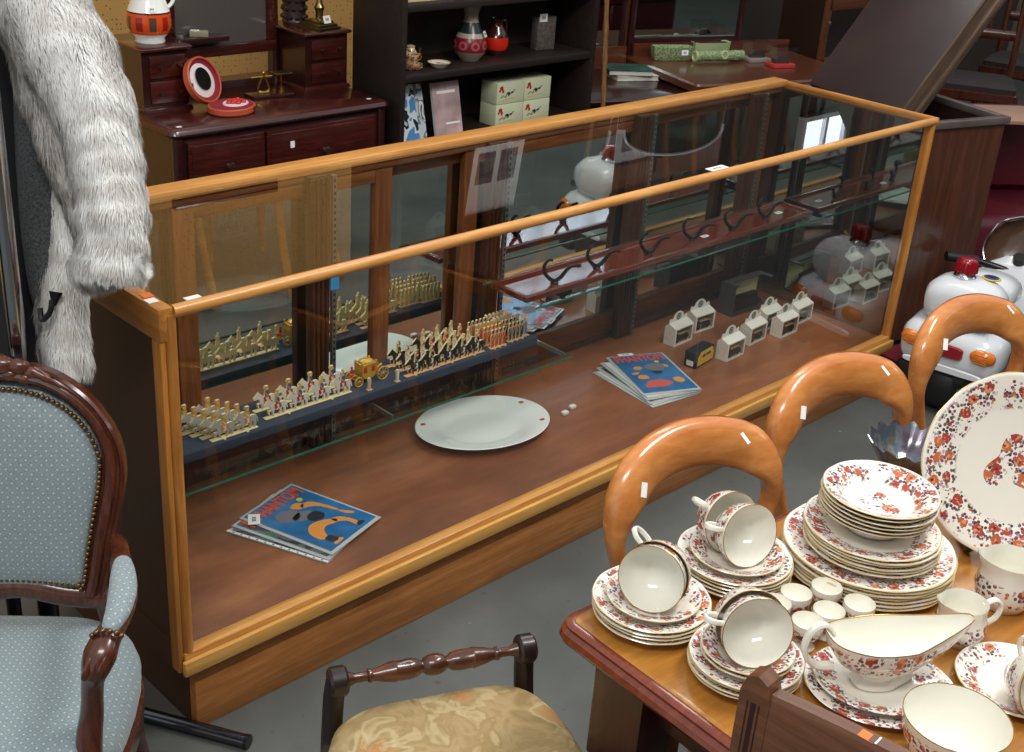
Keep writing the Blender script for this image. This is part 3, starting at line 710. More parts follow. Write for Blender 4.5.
for x in (.10, TLX-.10):
    for y in (-.10, -TLY+.10):
        q = MB(); q.box(x-.05, x+.05, y-.05, y+.05, .50, .704, .006)
        q.lathe([(.03,.50),(.046,.485),(.048,.47),(.034,.455),(.03,.44),(.05,.40),(.054,.36),(.046,.28),(.034,.14),(.03,.10),(.04,.085),(.04,.07),(.026,.06),(.03,.03),(.03,0),(0,0)], 20, (x,y,0)); q.build('leg', M['tableleg'], tb)

rnd = random.Random(3)
def scallop(n, amp): return lambda r_, z, a, n=n, amp=amp: (r_*(1+amp*(abs(cos(n*a/2))-.6)*min(1, (r_/.06)**4)), z)
def plate_prof(R, h=.016, t=.0018):
    return [(0,.0015),(R*.50,.0015),(R*.53,0),(R*.56,0),(R*.58,.002),(R*.66,.006),(R*.97,h-.0015),(R,h),(R*.985,h+.0012),(R*.95,h+.0005),(R*.66,.006+t),(R*.60,.0035+t),(0,.0035+t)]
def bowl_prof(R, h=.032, t=.0018):
    return [(0,.003),(R*.42,.003),(R*.44,0),(R*.50,0),(R*.52,.003),(R*.66,.012),(R*.74,.022),(R*.97,h-.001),(R,h),(R*.985,h+.0012),(R*.76,.0245+t),(R*.66,.014+t),(R*.52,.0044+t),(0,.0038+t)]
CH = {}
def china_for(kind, R):
    key = (kind, round(R, 3))
    if key not in CH:
        CH[key] = china('printed china %s %d' % (kind, int(R*1000)), (R*.62, R*.955), R*.988, centre=.028 if kind == 'bowl' else 0)
    return CH[key]
MESH = {}
def dish(name, label, cat, group, kind, R, loc, rz=0, tilt=(0,0)):
    key = (kind, round(R, 3))
    if key not in MESH:
        q = MB(); q.lathe(plate_prof(R) if kind != 'bowl' else bowl_prof(R), 60, wav=scallop(12 if kind != 'bowl' else 10, .012))
        o = q.build(name, china_for(kind, R)); MESH[key] = o
    else:
        o = MESH[key].copy(); COL.objects.link(o); o.name = name
    o.location = loc; o.rotation_euler = (tilt[0], tilt[1], rz)
    return tag(o, label, cat, group)
NTH = ['bottom', 'second from bottom', 'third from bottom', 'fourth from bottom', 'fifth from bottom', 'sixth from bottom', 'seventh from bottom']
def stack(x, y, z, n, kind, R, pitch, name, fmt, group, jit=.002):
    for k in range(n):
        w_ = 'top' if k == n-1 else NTH[k]
        dish(name, fmt % w_, 'bowl' if kind == 'bowl' else 'plate', group, kind, R, (x+rnd.uniform(-jit, jit), y+rnd.uniform(-jit, jit), z+k*pitch), rnd.uniform(0, 6))
    return z+(n-1)*pitch

# tea cups
CUPM = china('printed china cup', (.020, .050), .0585, axis='Z')
CUPW = plain('glazed cream white', (240,238,226), .1, coat=.4)
GOLD = plain('gilt line', (178,140,72), .25, .7)
def cup(label, loc, rot, R=.049, H_=.056, group='floral tea cups', big=False):
    t = thing('tea_cup' if not big else 'serving_bowl', label, 'cup' if not big else 'bowl', loc, group=group, rot=rot)
    k = R/.046; h = H_/.056
    MB().lathe([(0,.003*h),(.019*k,.003*h),(.020*k,0),(.023*k,0),(.023*k,.005*h),(.031*k,.012*h),(.040*k,.026*h),(.0445*k,.042*h),(.046*k,.056*h)], 44, wav=scallop(10,.008)).build('body', CUPM if not big else BOWLM, t, angle=60)
    MB().lathe([(.0455*k,.0562*h),(.0432*k,.042*h),(.0386*k,.027*h),(.030*k,.0145*h),(.018*k,.007*h),(0,.0055*h)], 44, wav=scallop(10,.008)).build('inside', CUPW, t, angle=60, fix=False)
    q = MB(); q.tube([(.0457*k*cos(2*pi*i/44), .0457*k*sin(2*pi*i/44), .0563*h) for i in range(44)], .0007, 6, closed=True); q.build('gilt_rim', GOLD, t)
    if not big:
        p_ = smooth_path([(.0415*k,0,.046*h),(.056*k,0,.052*h),(.066*k,0,.044*h),(.062*k,0,.030*h),(.048*k,0,.020*h),(.034*k,0,.017*h)],5)
        q = MB(); q.tube(p_, [.0036-.0008*abs(i/len(p_)-.5) for i in range(len(p_))], 8, flat=(1.25,.8)); q.build('handle', CUPW, t)
    return t
BOWLM = china('printed china bowl', (.030, .066), .0775, axis='Z')

def cup_rot(facing, tilt, spin):
    # opening direction: azimuth facing, tilted from vertical by tilt
    ax = Matrix.Rotation(facing, 4, 'Z') @ Matrix.Rotation(tilt, 4, 'Y') @ Matrix.Rotation(spin, 4, 'Z')
    return ax.to_euler()
def setting(x, y, R, n, Rs, nm, fac, ns=1, spins=(250,222), offs=.021):
    z = stack(x, y, TT, n, 'plate', R, .0062, 'tea_plate', '%%s plate of the %s tea set stack' % nm, 'tea plates under cups')
    for k in range(ns):
        z += .0068
        dish('saucer', ('saucer' if ns == 1 else ('lower saucer', 'upper saucer')[k])+' under the tipped cups on the %s tea set stack' % nm, 'saucer', 'saucers', 'saucer', Rs, (x, y, z), rnd.uniform(0,6))
    z += .0075
    a, tl = fac
    d = Vector((cos(a), sin(a), 0))
    # two nested cups lying tipped over, mouths toward the viewer
    lat = Vector((-sin(a), cos(a), 0))
    for k, off in enumerate((.0, offs)):
        rot = cup_rot(a, tl, radians(spins[k]))
        base = Vector((x, y, z+.033)) - d*(.030+off)
        axis = Vector((cos(a)*sin(tl), sin(a)*sin(tl), cos(tl)))
        # lowest point of the rim or wall rests on the saucer
        low = min((Matrix.Rotation(0,4,'Z') @ (rot.to_matrix() @ Vector((rr_*cos(t_), rr_*sin(t_), zz)))).z for rr_, zz in ((.049,.056),(.033,.012),(.0245,0)) for t_ in [i*pi/12 for i in range(24)])
        if k == 0: front_z = z-low-.0005
        base.z = front_z-off*cos(tl)*(.9 if off < .04 else .4)
        cup(('front tea cup lying tipped on the %s tea set stack' if k == 0 else 'rear tea cup nested behind another on the %s tea set stack') % nm, base, rot)
FAC = atan2(-.62, -.66)
setting(.236, -.944, .086, 4, .069, 'left corner', (radians(-160), radians(77)), 1, (20,222), .021)
setting(.418, -.955, .088, 5, .072, 'middle back', (radians(-108), radians(76)), 1, (250,232), .046)
setting(.236, -1.109, .078, 4, .064, 'near left', (radians(-126), radians(76)), 2, (255,10), .027)

# big dinner stack
D0 = (.597, -1.077)
z = stack(*D0, TT, 7, 'plate', .132, .0056, 'dinner_plate', '%s dinner plate of the tall china stack', 'dinner plates')
z = stack(D0[0]-.004, D0[1], z+.0085, 6, 'plate', .104, .0054, 'dessert_plate', '%s dessert plate in the middle of the tall china stack', 'dessert plates')
z = stack(D0[0]+.006, D0[1]+.004, z+.0085, 6, 'bowl', .088, .0066, 'soup_bowl', '%s rimmed bowl crowning the tall china stack', 'rimmed bowls')

# egg cups
EGGM = china('printed china egg cup', (.012, .037), .0455, axis='Z', scale=1.2)
for k, (x, y, nm) in enumerate(((.352,-1.073,'leftmost at the back'), (.397,-1.078,'second along the back row'), (.446,-1.098,'nearest the tall plate stack'), (.448,-1.152,'furthest right, nearest the gravy boat'), (.398,-1.133,'in the middle of the cluster'), (.352,-1.128,'nearest the near left cups'))):
    t = thing('egg_cup', 'small floral egg cup, %s' % nm, 'egg cup', (x, y, TT), rnd.uniform(0,6), 'egg cups')
    MB().lathe([(0,.001),(.015,.001),(.016,.003),(.010,.010),(.012,.015),(.021,.026),(.0235,.038),(.023,.046)], 28).build('body', EGGM, t, angle=60)
    MB().lathe([(.0228,.0462),(.0215,.037),(.018,.026),(.008,.019),(0,.018)], 28).build('inside', CUPW, t, angle=60, fix=False)

# gravy boat on two oval dishes
gv = (.350, -1.247); ga = radians(-42)
for k in range(2):
    q = MB(); R = .103 if k == 0 else .089
    q.lathe(plate_prof(R, .014), 56, wav=scallop(12,.012), sy=.86)
    tag(q.build('oval_dish', china_for('plate', R), loc=(gv[0], gv[1]-.004*(1-k), TT+.009*k), rot=(0,0,ga)), ('larger lower oval dish under the gravy boat', 'smaller upper oval dish under the gravy boat')[k], 'dish', 'oval dishes')
GRM = china('printed china gravy boat', (.030, .058), .2, axis='Z', scale=1.0)
g_ = thing('gravy_boat', 'floral gravy boat with long spout and loop handle', 'gravy boat', (gv[0]+.0, gv[1]+.004, TT+.0155), ga+radians(10)); g_.scale = (1.06,1.12,1.22)
def boat(sc, zt):
    # plan outline of the hull at the rim, spout toward +x
    pts = []
    for k in range(40):
        a = 2*pi*k/40; x = .078*cos(a); y = .040*math.copysign(abs(sin(a))**.72, sin(a))
        if cos(a) > .35:
            s_ = (cos(a)-.35)/.65; x += .040*s_**1.5; y *= 1-.48*s_**1.1
        pts.append((x, y))
    return pts
rim = boat(1,0)
def rise(x): return .017*max(0,(x-.02)/.1)**1.4 + .006*max(0,(-x-.03)/.05)
lv = [(.42,.55,.000),(.44,.56,.004),(.34,.44,.010),(.50,.62,.020),(.78,.90,.032),(.95,1.02,.046),(1.0,1.0,.060)]
q = MB(); q.rings([[(x*a if x < 0 else x*a, y*b_, z_+(rise(x) if z_ > .04 else rise(x)*z_/.08)) for x, y in rim] for a, b_, z_ in lv], cap=False); q._f(q._vs([(x*.42, y*.55, .001) for x, y in rim]))
q.build('body', GRM, g_, angle=60)
q = MB(); q.rings([[(x*a, y*b_, z_+(rise(x) if z_ > .04 else rise(x)*z_/.08)) for x, y in rim] for a, b_, z_ in ((1.0,1.0,.0602),(.93,.92,.046),(.74,.82,.033),(.45,.55,.024))], cap=False); q._f(q._vs([(x*.45, y*.55, .024+rise(x)*.3) for x, y in rim])); q.build('inside', CUPW, g_, angle=60, fix=False)
p_ = smooth_path([(-.066,0,.026),(-.092,0,.030),(-.108,0,.050),(-.104,0,.074),(-.088,0,.082),(-.072,0,.068)],6)
q = MB(); q.tube(p_, [.0055-.0015*i/len(p_) for i in range(len(p_))], 8, flat=(1.3,.8)); q.build('handle', CUPW, g_)
q = MB(); q.tube([(x, y, .0605+rise(x)) for x, y in rim], .0007, 5, closed=True); q.build('gilt_rim', GOLD, g_)

# jugs
def jug(label, x, y, rz, k):
    t = thing('milk_jug', label, 'jug', (x, y, TT), rz, 'floral milk jugs')
    jm = china('printed china jug %d' % int(k*100), (.016*k, .046*k), None, axis='Z', scale=.8)
    def wav(r_, z_, a):
        s_ = max(0, z_-.045*k)/(.027*k); c_ = max(0, cos(a))**6
        return r_*(1+.42*c_*s_), z_+.008*k*c_*s_
    MB().lathe([(0,.002),(.025*k,.002),(.026*k,0),(.030*k,.002),(.038*k,.016*k),(.041*k,.030*k),(.038*k,.046*k),(.034*k,.058*k),(.036*k,.072*k)], 44, wav=wav).build('body', jm, t, angle=60)
    MB().lathe([(.0355*k,.0722*k),(.0325*k,.058*k),(.036*k,.045*k),(.038*k,.030*k),(.028*k,.012*k),(0,.008*k)], 44, wav=wav).build('inside', CUPW, t, angle=60, fix=False)
    p2 = smooth_path([(-.034*k,0,.062*k),(-.052*k,0,.070*k),(-.066*k,0,.058*k),(-.062*k,0,.036*k),(-.040*k,0,.022*k)],5)
    q = MB(); q.tube(p2, .0042*k, 8, flat=(1.3,.8)); q.build('handle', CUPW, t)
jug('smaller floral cream jug behind the gravy boat spout', .545, -1.262, radians(150), .92)
jug('larger floral milk jug at the right edge under the platter', .685, -1.262, radians(145), 1.12)
t = thing('sugar_bowl', 'floral sugar bowl at the far right edge beside the jugs', 'bowl', (.655,-1.385,TT), 0)
MB().lathe([(0,.002),(.024,.002),(.026,0),(.030,.003),(.044,.02),(.048,.036),(.044,.052),(.040,.058)], 40).build('body', china('printed china sugar', (.02,.05), None, axis='Z'), t, angle=60)
MB().lathe([(.0398,.058),(.042,.050),(.045,.036),(.03,.012),(0,.008)], 40).build('inside', CUPW, t, angle=60, fix=False)
# large white bowl and tipped cup
b_ = cup('large white china bowl with gilt floral outside at the near edge', (.290,-1.382,TT), (0,0,0), R=.066, H_=.076, group=None, big=True)
cup('tea cup tipped on its side at the right edge behind the large bowl', (.500,-1.372,TT+.030), cup_rot(FAC+.35, radians(70), radians(200)), R=.050, H_=.062)
dish('tea_plate', 'lone floral plate under the tipped cup at the right edge', 'plate', 'tea plates under cups', 'plate', .082, (.505,-1.37,TT), .4)

# charger on a black stand, turned to the viewer
pm = china('printed china charger', (.092, .143), .1485, centre=.040, scale=.9)
CP = Vector((.842, -1.168, TT+.143)); nrm_ = Vector((-.67,-.60,.42)).normalized()
rot = nrm_.to_track_quat('Z','Y').to_euler()
q = MB(); q.lathe(plate_prof(.150, .020, .004), 72, wav=scallop(14,.012), sy=1.0)
o = q.build('charger_plate', pm, loc=CP, rot=rot); tag(o, 'large floral charger plate propped upright on a black stand', 'plate')
st = thing('plate_stand', 'black wooden plate stand holding up the charger plate', 'plate stand', (.855,-1.155,TT), atan2(-.60,-.67))
for sy in (-.05,.05):
    q = MB(); q.tube(smooth_path([(.075,sy,.030),(.060,sy,.006),(.0,sy,.006),(-.05,sy,.006)],5), .007, 8, flat=(1,.8)); q.tube(smooth_path([(.045,sy,.008),(.0,sy*.9,.07),(-.052,sy*.7,.16)],5), .006, 8); q.build('leg', M['ebon'], st)
q = MB(); q.tube([(-.046,-.035,.15),(-.046,.035,.15)], .005, 8); q.tube([(-.02,-.05,.008),(-.02,.05,.008)], .005, 8); q.build('crossbar', M['ebon'], st)
# carnival glass bowl
m_, nt_, b__ = new_mat('iridescent carnival glass'); b__.inputs['Metallic'].default_value = .75; b__.inputs['Roughness'].default_value = .18
lw = N(nt_, 'ShaderNodeTexCoord'); nz_ = N(nt_, 'ShaderNodeTexNoise', Scale=28.0, Detail=2.0); LK(nt_, lw.outputs['Object'], nz_.inputs['Vector'])
LK(nt_, ramp(nt_, nz_.outputs[0], [(.3, L((88,88,92))), (.45, L((130,118,136))), (.53, L((92,124,134))), (.62, L((150,146,140))), (.75, L((104,100,108)))]), b__.inputs['Base Color'])
q = MB()
wv = lambda r_, z_, a: (r_*(1+.06*cos(14*a)*min(1,(z_/.05))), z_+.006*cos(14*a)*max(0,(z_-.02)/.05))
q.lathe([(0,.006),(.022,.006),(.026,0),(.03,.004),(.045,.022),(.060,.045),(.072,.066),(.070,.067),(.057,.046),(.042,.025),(.02,.012),(0,.011)], 72, wav=wv)
tag(q.build('carnival_bowl', m_, loc=(.925,-.955,TT)), 'ruffled iridescent dark glass bowl behind the plate stack', 'bowl')
# ================================================================ balloon back chairs along the far side of the table
def balloon(x, y, rz, label, s_=1.0):
    t = thing('balloon_chair', label, 'chair', (x, y, 0), radians(rz), 'honey balloon back chairs'); t.scale = (.78,.88,.925)
    # back frame path in (u, w): w up the raked back; bowed backwards in plan
    half = [(.150,.44),(.172,.53),(.208,.62),(.232,.70),(.222,.765),(.172,.815),(.09,.838),(0,.845)]
    pts = []
    for a, z in half: pts.append((a, z))
    pts += [(-a, z) for a, z in half[-2::-1]]
    P = smooth_path([(a, (z-.44)*.20+.05-(a/.235)**2*.045*max(0, (z-.5)/.35), z) for a, z in pts], 5)
    n = len(P); q = MB(); rings = []
    for i in range(n):
        t_ = (P[min(i+1,n-1)]-P[max(i-1,0)]).normalized()
        top = max(0, min(1, (P[i].z-.66)/.16)); top = top*top*(3-2*top)
        side = Vector((0,1,.1)).normalized(); side = (side-t_*side.dot(t_)).normalized(); out = t_.cross(side)
        if out.dot(Vector((P[i].x, 0, P[i].z-.66))) < 0: out = -out
        wo = .016+.031*top; wt = .022+.005*top     # width in plane, thickness
        if P[i].z < .6: wo = .015
        rings.append([P[i]+out*(wo*math.copysign(abs(cos(a))**.75, cos(a)))+side*(wt*math.copysign(abs(sin(a))**.75, sin(a))+ .012*top*cos(a)) - out*.016*top for a in [2*pi*k/16 for k in range(16)]])
    q.rings(rings); q.build('back_frame', M['honey'], t, angle=70)
    sticker(t, (-.196, .043, .812), (.012,.028), (radians(60), 0, radians(-38)), ink=False)
    sticker(t, (.10, .062, .855), (.012,.026), (radians(35), 0, radians(20)), ink=False)
    q = MB(); slab(q, [(.01,.40),(.0,.41),(.0,.455),(.012,.46)], -.22, .22, -.40, .07, .08); q.build('seat_frame', M['honey'], t)
    q = MB(); slab(q, [(.02,.455),(.018,.475),(.05,.492),(.12,.497)], -.22, .22, -.40, .06, .08); q.build('seat', plain('dark seat cloth', (84,50,44), .8), t)
    q = MB(); q.tube([(-.14,.085,.60),(0,.10,.605),(.14,.085,.60)], .012, 10, flat=(.8,1.3))
    for sx in (-1,1): 
        l_ = MB(); l_.tube(smooth_path([(sx*.16,.04,.44),(sx*.165,.06,.25),(sx*.175,.12,0)],4), .019, 10); l_.build('leg', M['honey'], t)
        l_ = MB(); l_.lathe([(0,0),(.012,0),(.016,.03),(.014,.06),(.022,.2),(.026,.33),(.020,.36),(.026,.38),(.026,.41),(0,.41)], 16, (sx*.18,-.36,0)); l_.build('leg', M['honey'], t)
    return t
balloon(.630, -.785, -13, 'honey balloon back chair nearest, behind the left china stacks')
balloon(1.105, -.785, -13, 'honey balloon back chair in the middle of the row, before the case')
balloon(1.66, -.785, -12, 'honey balloon back chair furthest along, in front of the white scooter')

# ================================================================ blue armchair
ac = thing('armchair', 'mahogany armchair upholstered in dotted blue fabric by the case end', 'armchair', (-.255, .05, 0), radians(-40.5))
m, nt, b = new_mat('dotted blue upholstery')
tc = N(nt, 'ShaderNodeTexCoord'); sp = N(nt, 'ShaderNodeSeparateXYZ'); LK(nt, tc.outputs['UV'], sp.inputs[0])
S_ = 1/.0165
ua = math_(nt, 'MULTIPLY', math_(nt, 'ADD', sp.outputs[0], sp.outputs[1]), S_); va = math_(nt, 'MULTIPLY', math_(nt, 'SUBTRACT', sp.outputs[0], sp.outputs[1]), S_)
fu = math_(nt, 'ABSOLUTE', math_(nt, 'SUBTRACT', math_(nt, 'FRACT', ua), .5)); fv = math_(nt, 'ABSOLUTE', math_(nt, 'SUBTRACT', math_(nt, 'FRACT', va), .5))
dot = math_(nt, 'LESS_THAN', math_(nt, 'MAXIMUM', fu, fv), .13)
line = math_(nt, 'GREATER_THAN', math_(nt, 'MAXIMUM', fu, fv), .44)
nz_ = N(nt, 'ShaderNodeTexNoise', Scale=420.0); LK(nt, tc.outputs['Object'], nz_.inputs['Vector'])
c = ramp(nt, nz_.outputs[0], [(.35, L((120,136,142))), (.65, L((144,160,166)))])
c = mixc(nt, math_(nt, 'MULTIPLY', line, .42), c, L((150,168,176)))
c = mixc(nt, math_(nt, 'MULTIPLY', dot, .8), c, L((206,206,180)))
LK(nt, c, b.inputs['Base Color']); b.inputs['Roughness'].default_value = .85; b.inputs['Sheen Weight'].default_value = .3
M['blue'] = m
def uv_by(o, fn):
    me = o.data; l_ = me.uv_layers.new(name='UVMap')
    for lp in me.loops: l_.data[lp.index].uv = fn(me.vertices[lp.vertex_index].co)
def bk(s_, t_, d=0):   # point on the raked back: lateral s, along-back t, outwards d
    return Vector((s_, t_*.147-d*.989, .905+t_*.989-d*.147))
outer = [(0,.0),(.064,-.008),(.118,-.040),(.157,-.084),(.181,-.135),(.187,-.19),(.177,-.25),(.163,-.31),(.152,-.37),(.142,-.425)]
inner = [(0,-.034),(.054,-.042),(.101,-.067),(.134,-.106),(.150,-.15),(.148,-.20),(.137,-.26),(.125,-.325),(.116,-.385),(.108,-.40)]
mid = [((a[0]+b_[0])/2, (a[1]+b_[1])/2, max(.012, sqrt((a[0]-b_[0])**2+(a[1]-b_[1])**2)/2)) for a, b_ in zip(outer, inner)]
full = [(-a, b_, c_) for a, b_, c_ in mid[:0:-1]] + mid
P = smooth_path([bk(a, b_) for a, b_, c_ in full], 4); n = len(P)
hw = [full[min(i//4, len(full)-1)][2]*(1-(i % 4)/4)+full[min(i//4+1, len(full)-1)][2]*((i % 4)/4) for i in range(n)]
q = MB(); rings = []; nv = Vector((0,-.989,.147)).normalized()
for i in range(n):
    t_ = (P[min(i+1,n-1)]-P[max(i-1,0)]).normalized(); o_ = t_.cross(nv)
    # moulded section: stepped bead, hollow and outer roll
    sec = [(-1,-.012),(-1,.010),(-.78,.016),(-.60,.012),(-.42,.014),(-.25,.021),(.1,.024),(.45,.021),(.62,.012),(.80,.014),(1.0,.008),(1.0,-.012),(.4,-.02),(-.4,-.02)]
    rings.append([P[i]+o_*hw[i]*a+nv*d for a, d in sec])
q.rings(rings); q.build('back_frame', M['chairwood'], ac, angle=30)
# carved crest
q = MB()
for k, (s_, t_, rr_) in enumerate([(0,.004,.020),(.026,.002,.017),(-.026,.002,.017),(.048,-.008,.014),(-.048,-.008,.014),(.012,-.012,.014),(-.012,-.012,.014),(.036,-.018,.013),(-.036,-.018,.013),(.064,-.014,.010),(-.064,-.014,.010)]):
    q.ball(bk(s_, t_, .016), rr_, (1.15,.75,.8), 12, 8)
for sx in (-1,1):
    q.tube(smooth_path([bk(sx*.05,-.004,.018), bk(sx*.07,-.012,.022), bk(sx*.092,-.028,.02)],4), [.009,.008,.008,.007,.007,.005,.004,.003,.002], 8)
q.build('carved_crest', wood('carved leaf paler walnut', (70,34,22), (122,70,46), 'X', 8, .25, .4), ac, angle=50)  # crest carving in a slightly paler walnut than the frame
# bottom rail of the back
q = MB(); q.tube(smooth_path([bk(-.145,-.425), bk(-.08,-.418,.004), bk(0,-.402,.006), bk(.08,-.418,.004), bk(.145,-.425)],5), .024, 12, flat=(.6,.9)); q.build('back_rail', M['chairwood'], ac)
# upholstered panel
inn = [(-a, b_) for a, b_ in inner[:0:-1]] + inner
cx, cz = 0, -.21
q = MB(); R_ = []
for sc_, d in ((1.0,.0),(.985,.012),(.92,.020),(.75,.026),(.5,.030),(.25,.031)):
    R_.append([bk(cx+(a-cx)*sc_, cz+(b_-cz)*sc_, d) for a, b_ in inn])
q.rings(R_, cap=False); q._f(q._vs([bk(cx+(a-cx)*.25, cz+(b_-cz)*.25, .031) for a, b_ in inn]))
o = q.build('back_panel', M['blue'], ac, angle=80); uv_by(o, lambda v_: (v_.x, v_.z))
q = MB(); R_ = [[bk(a*sc_, cz+(b_-cz)*sc_, d) for a, b_ in inn] for sc_, d in ((1.0,-.012),(.9,-.018),(.4,-.018))]; q.rings(R_, cap=False); q._f(q._vs([bk(a*.4, cz+(b_-cz)*.4, -.018) for a, b_ in inn])); o = q.build('back_cloth', M['blue'], ac); uv_by(o, lambda v_: (v_.x, v_.z))
# brass nails
q = MB(); NP = smooth_path([bk(a*.985, cz+(b_-cz)*.985, .018) for a, b_ in inn], 12)
acc = 0; last = NP[0]
for p_ in NP:
    acc += (p_-last).length; last = p_
    if acc > .0082: q.ball(p_, .0046, (1,1,1), 8, 6); acc = 0
for k in range(24): q.ball(bk(-.105+.21*k/23, -.388+.008*sin(pi*k/23), .018), .0046, (1,1,1), 8, 6)
NAIL = plain('antique brass nails', (124,96,66), .3, .8)
nl = q.build('nail_trim', NAIL, ac); nl['kind'] = 'stuff'
# arms
for sx in (-1,1):
    P = smooth_path([(sx*.158,-.03,.585),(sx*.178,-.07,.595),(sx*.198,-.147,.600),(sx*.220,-.217,.602),(sx*.222,-.27,.600),(sx*.212,-.32,.594),(sx*.203,-.350,.570),(sx*.193,-.345,.535),(sx*.186,-.340,.47),(sx*.180,-.350,.42),(sx*.176,-.372,.32)],5)
    n = len(P); rad = [.016+.007*max(0, 1-abs(i/n-.55)/.14)-.002*(i < n*.15) + .006*max(0, (i/n-.75)/.25) for i in range(n)]
    q = MB(); q.tube(P, rad, 12, flat=(1.15,.95)); 
    for d in (-.010,0,.010): q.tube([(Vector(p_)+Vector((d,-.016,.004))) for p_ in P[24:34]], .0055, 6)
    q.build('arm', M['chairwood'], ac, angle=60)
    A = [(sx*.197,-.130,.612),(sx*.209,-.18,.618),(sx*.219,-.23,.619),(sx*.222,-.275,.617),(sx*.216,-.318,.608)]
    P = smooth_path(A, 5); m2 = len(P)
    q = MB(); q.tube(P, [.0175*min(1, sin(pi*(i+.6)/(m2+.2))**.35) for i in range(m2)], 14, flat=(1.25,.95)); o = q.build('arm_pad', M['blue'], ac); uv_by(o, lambda v_: (v_.x, v_.y))
    q = MB()
    for k in range(6):
        a = -1.1+2.2*k/5; q.ball(Vector(A[-1])+Vector((.024*sin(a), -.012, .016*cos(a)-.006)), .0048, (1,1,1), 8, 6)
    q.build('nail_trim', NAIL, ac)
# seat
def seat_ring(i, z):
    pts = []
    for k in range(48):
        a = 2*pi*k/48
        ca, sa = cos(a), sin(a)
        x = (.215-.022*max(0, sa))*math.copysign(abs(ca)**.55, ca); y = -.205+.20*math.copysign(abs(sa)**.55, sa)
        if sa < 0: y -= .018*(1-abs(ca))
        rr_ = sqrt(x*x+(y+.205)**2); k_ = (rr_-i)/rr_
        pts.append((x*k_, -.205+(y+.205)*k_, z))
    return pts
q = MB(); q.rings([seat_ring(.004,.335), seat_ring(-.002,.345), seat_ring(-.004,.375), seat_ring(.002,.395), seat_ring(.02,.415), seat_ring(.05,.430), seat_ring(.10,.440), seat_ring(.15,.443)]); o = q.build('seat', M['blue'], ac, angle=80); uv_by(o, lambda v_: (v_.x, v_.y-.5*(.44-v_.z)))
q = MB(); q.rings([seat_ring(.012,.27), seat_ring(-.004,.285), seat_ring(-.006,.325), seat_ring(.006,.338)]); q.build('seat_rail', M['chairwood'], ac)
for sx in (-1,1):
    q = MB(); q.tube(smooth_path([(sx*.178,-.365,.31),(sx*.192,-.392,.24),(sx*.182,-.388,.12),(sx*.176,-.392,.03),(sx*.184,-.408,.012)],5), [.032]*4+[.029,.028,.026,.024,.022,.020,.018,.017,.016,.015,.015,.014,.014,.016,.017,.018,.018][:17], 12); q.build('leg', M['chairwood'], ac)
    q = MB(); q.tube(smooth_path([bk(sx*.142,-.42),(sx*.145,-.02,.36),(sx*.148,.02,.16),(sx*.152,.07,0)],5), .018, 10); q.build('leg', M['chairwood'], ac)

# ================================================================ low stool with turned rail
st_ = thing('tapestry_stool', 'low seat in cream tapestry with a dark turned end rail', 'stool', (.066, -.672, 0), radians(-24))
RZ = .572
prof = [(0,0),(.010,0),(.0125,.004),(.010,.010),(.0075,.016),(.0075,.034),(.011,.036),(.011,.040),(.009,.043),(.014,.062),(.0165,.076),(.017,.078),(.0155,.081),(.0165,.100),(.0145,.112),(.010,.119),(.0095,.122),(.0135,.126),(.0165,.134),(.017,.141)]
full_ = prof+[(r_, .282-z) for r_, z in prof[::-1][1:]]
q = MB(); q.M = Matrix.Translation((-.141, 0, RZ)) @ Matrix.Rotation(pi/2, 4, 'Y'); q.lathe(full_, 20); q.build('turned_rail', M['turned'], st_)
for sx in (-1,1):
    q = MB(); q.M = Matrix.Translation((sx*.152, 0, RZ)) @ Matrix.Rotation(pi/2, 4, 'Y'); q.lathe([(0,-.014),(.020,-.014),(.0235,-.010),(.0235,.010),(.020,.014),(.012,.0155),(0,.0155)], 24); q.M = Matrix()
    q.tube(smooth_path([(sx*.153,.004,RZ),(sx*.156,.010,.53),(sx*.160,.006,.46),(sx*.165,-.004,.40),(sx*.172,.05,.2),(sx*.175,.10,0)],5), .015, 10, flat=(.9,1.1)); q.build('upright', M['ebon'], st_)
for sx in (-1,1):
    q = MB(); q.tube(smooth_path([(sx*.20,-.42,.42),(sx*.205,-.43,.2),(sx*.205,-.46,0)],4), [.018]*5+[.015]*4, 10); q.build('leg', M['ebon'], st_)
m, nt, b = new_mat('gold tapestry')
tc = N(nt, 'ShaderNodeTexCoord')
n1 = N(nt, 'ShaderNodeTexNoise', Scale=9.0, Detail=3.0, Distortion=2.2); LK(nt, tc.outputs['Object'], n1.inputs['Vector'])
c = ramp(nt, n1.outputs[0], [(.34, L((146,122,80))), (.46, L((172,148,104))), (.56, L((154,130,86))), (.62, L((184,164,122))), (.72, L((160,136,92)))])
v = N(nt, 'ShaderNodeTexVoronoi', Scale=10.0, Randomness=.9); wp = N(nt, 'ShaderNodeVectorMath', operation='MULTIPLY_ADD'); LK(nt, n1.outputs['Color'], wp.inputs[0]); wp.inputs[1].default_value = (.09,.09,0); LK(nt, tc.outputs['Object'], wp.inputs[2]); LK(nt, wp.outputs[0], v.inputs['Vector'])
c = mixc(nt, ramp(nt, v.outputs[0], [(.30, (0,0,0,1)), (.34, (.6,.6,.6,1)), (.40, (.6,.6,.6,1)), (.44, (0,0,0,1))]), c, L((196,178,136)))
c = mixc(nt, ramp(nt, v.outputs[0], [(.10, (.7,.7,.7,1)), (.16, (0,0,0,1)), (.2, (.45,.45,.45,1)), (.25, (0,0,0,1))]), c, L((196,124,60)))
n3 = N(nt, 'ShaderNodeTexNoise', Scale=500.0); LK(nt, tc.outputs['Object'], n3.inputs['Vector'])
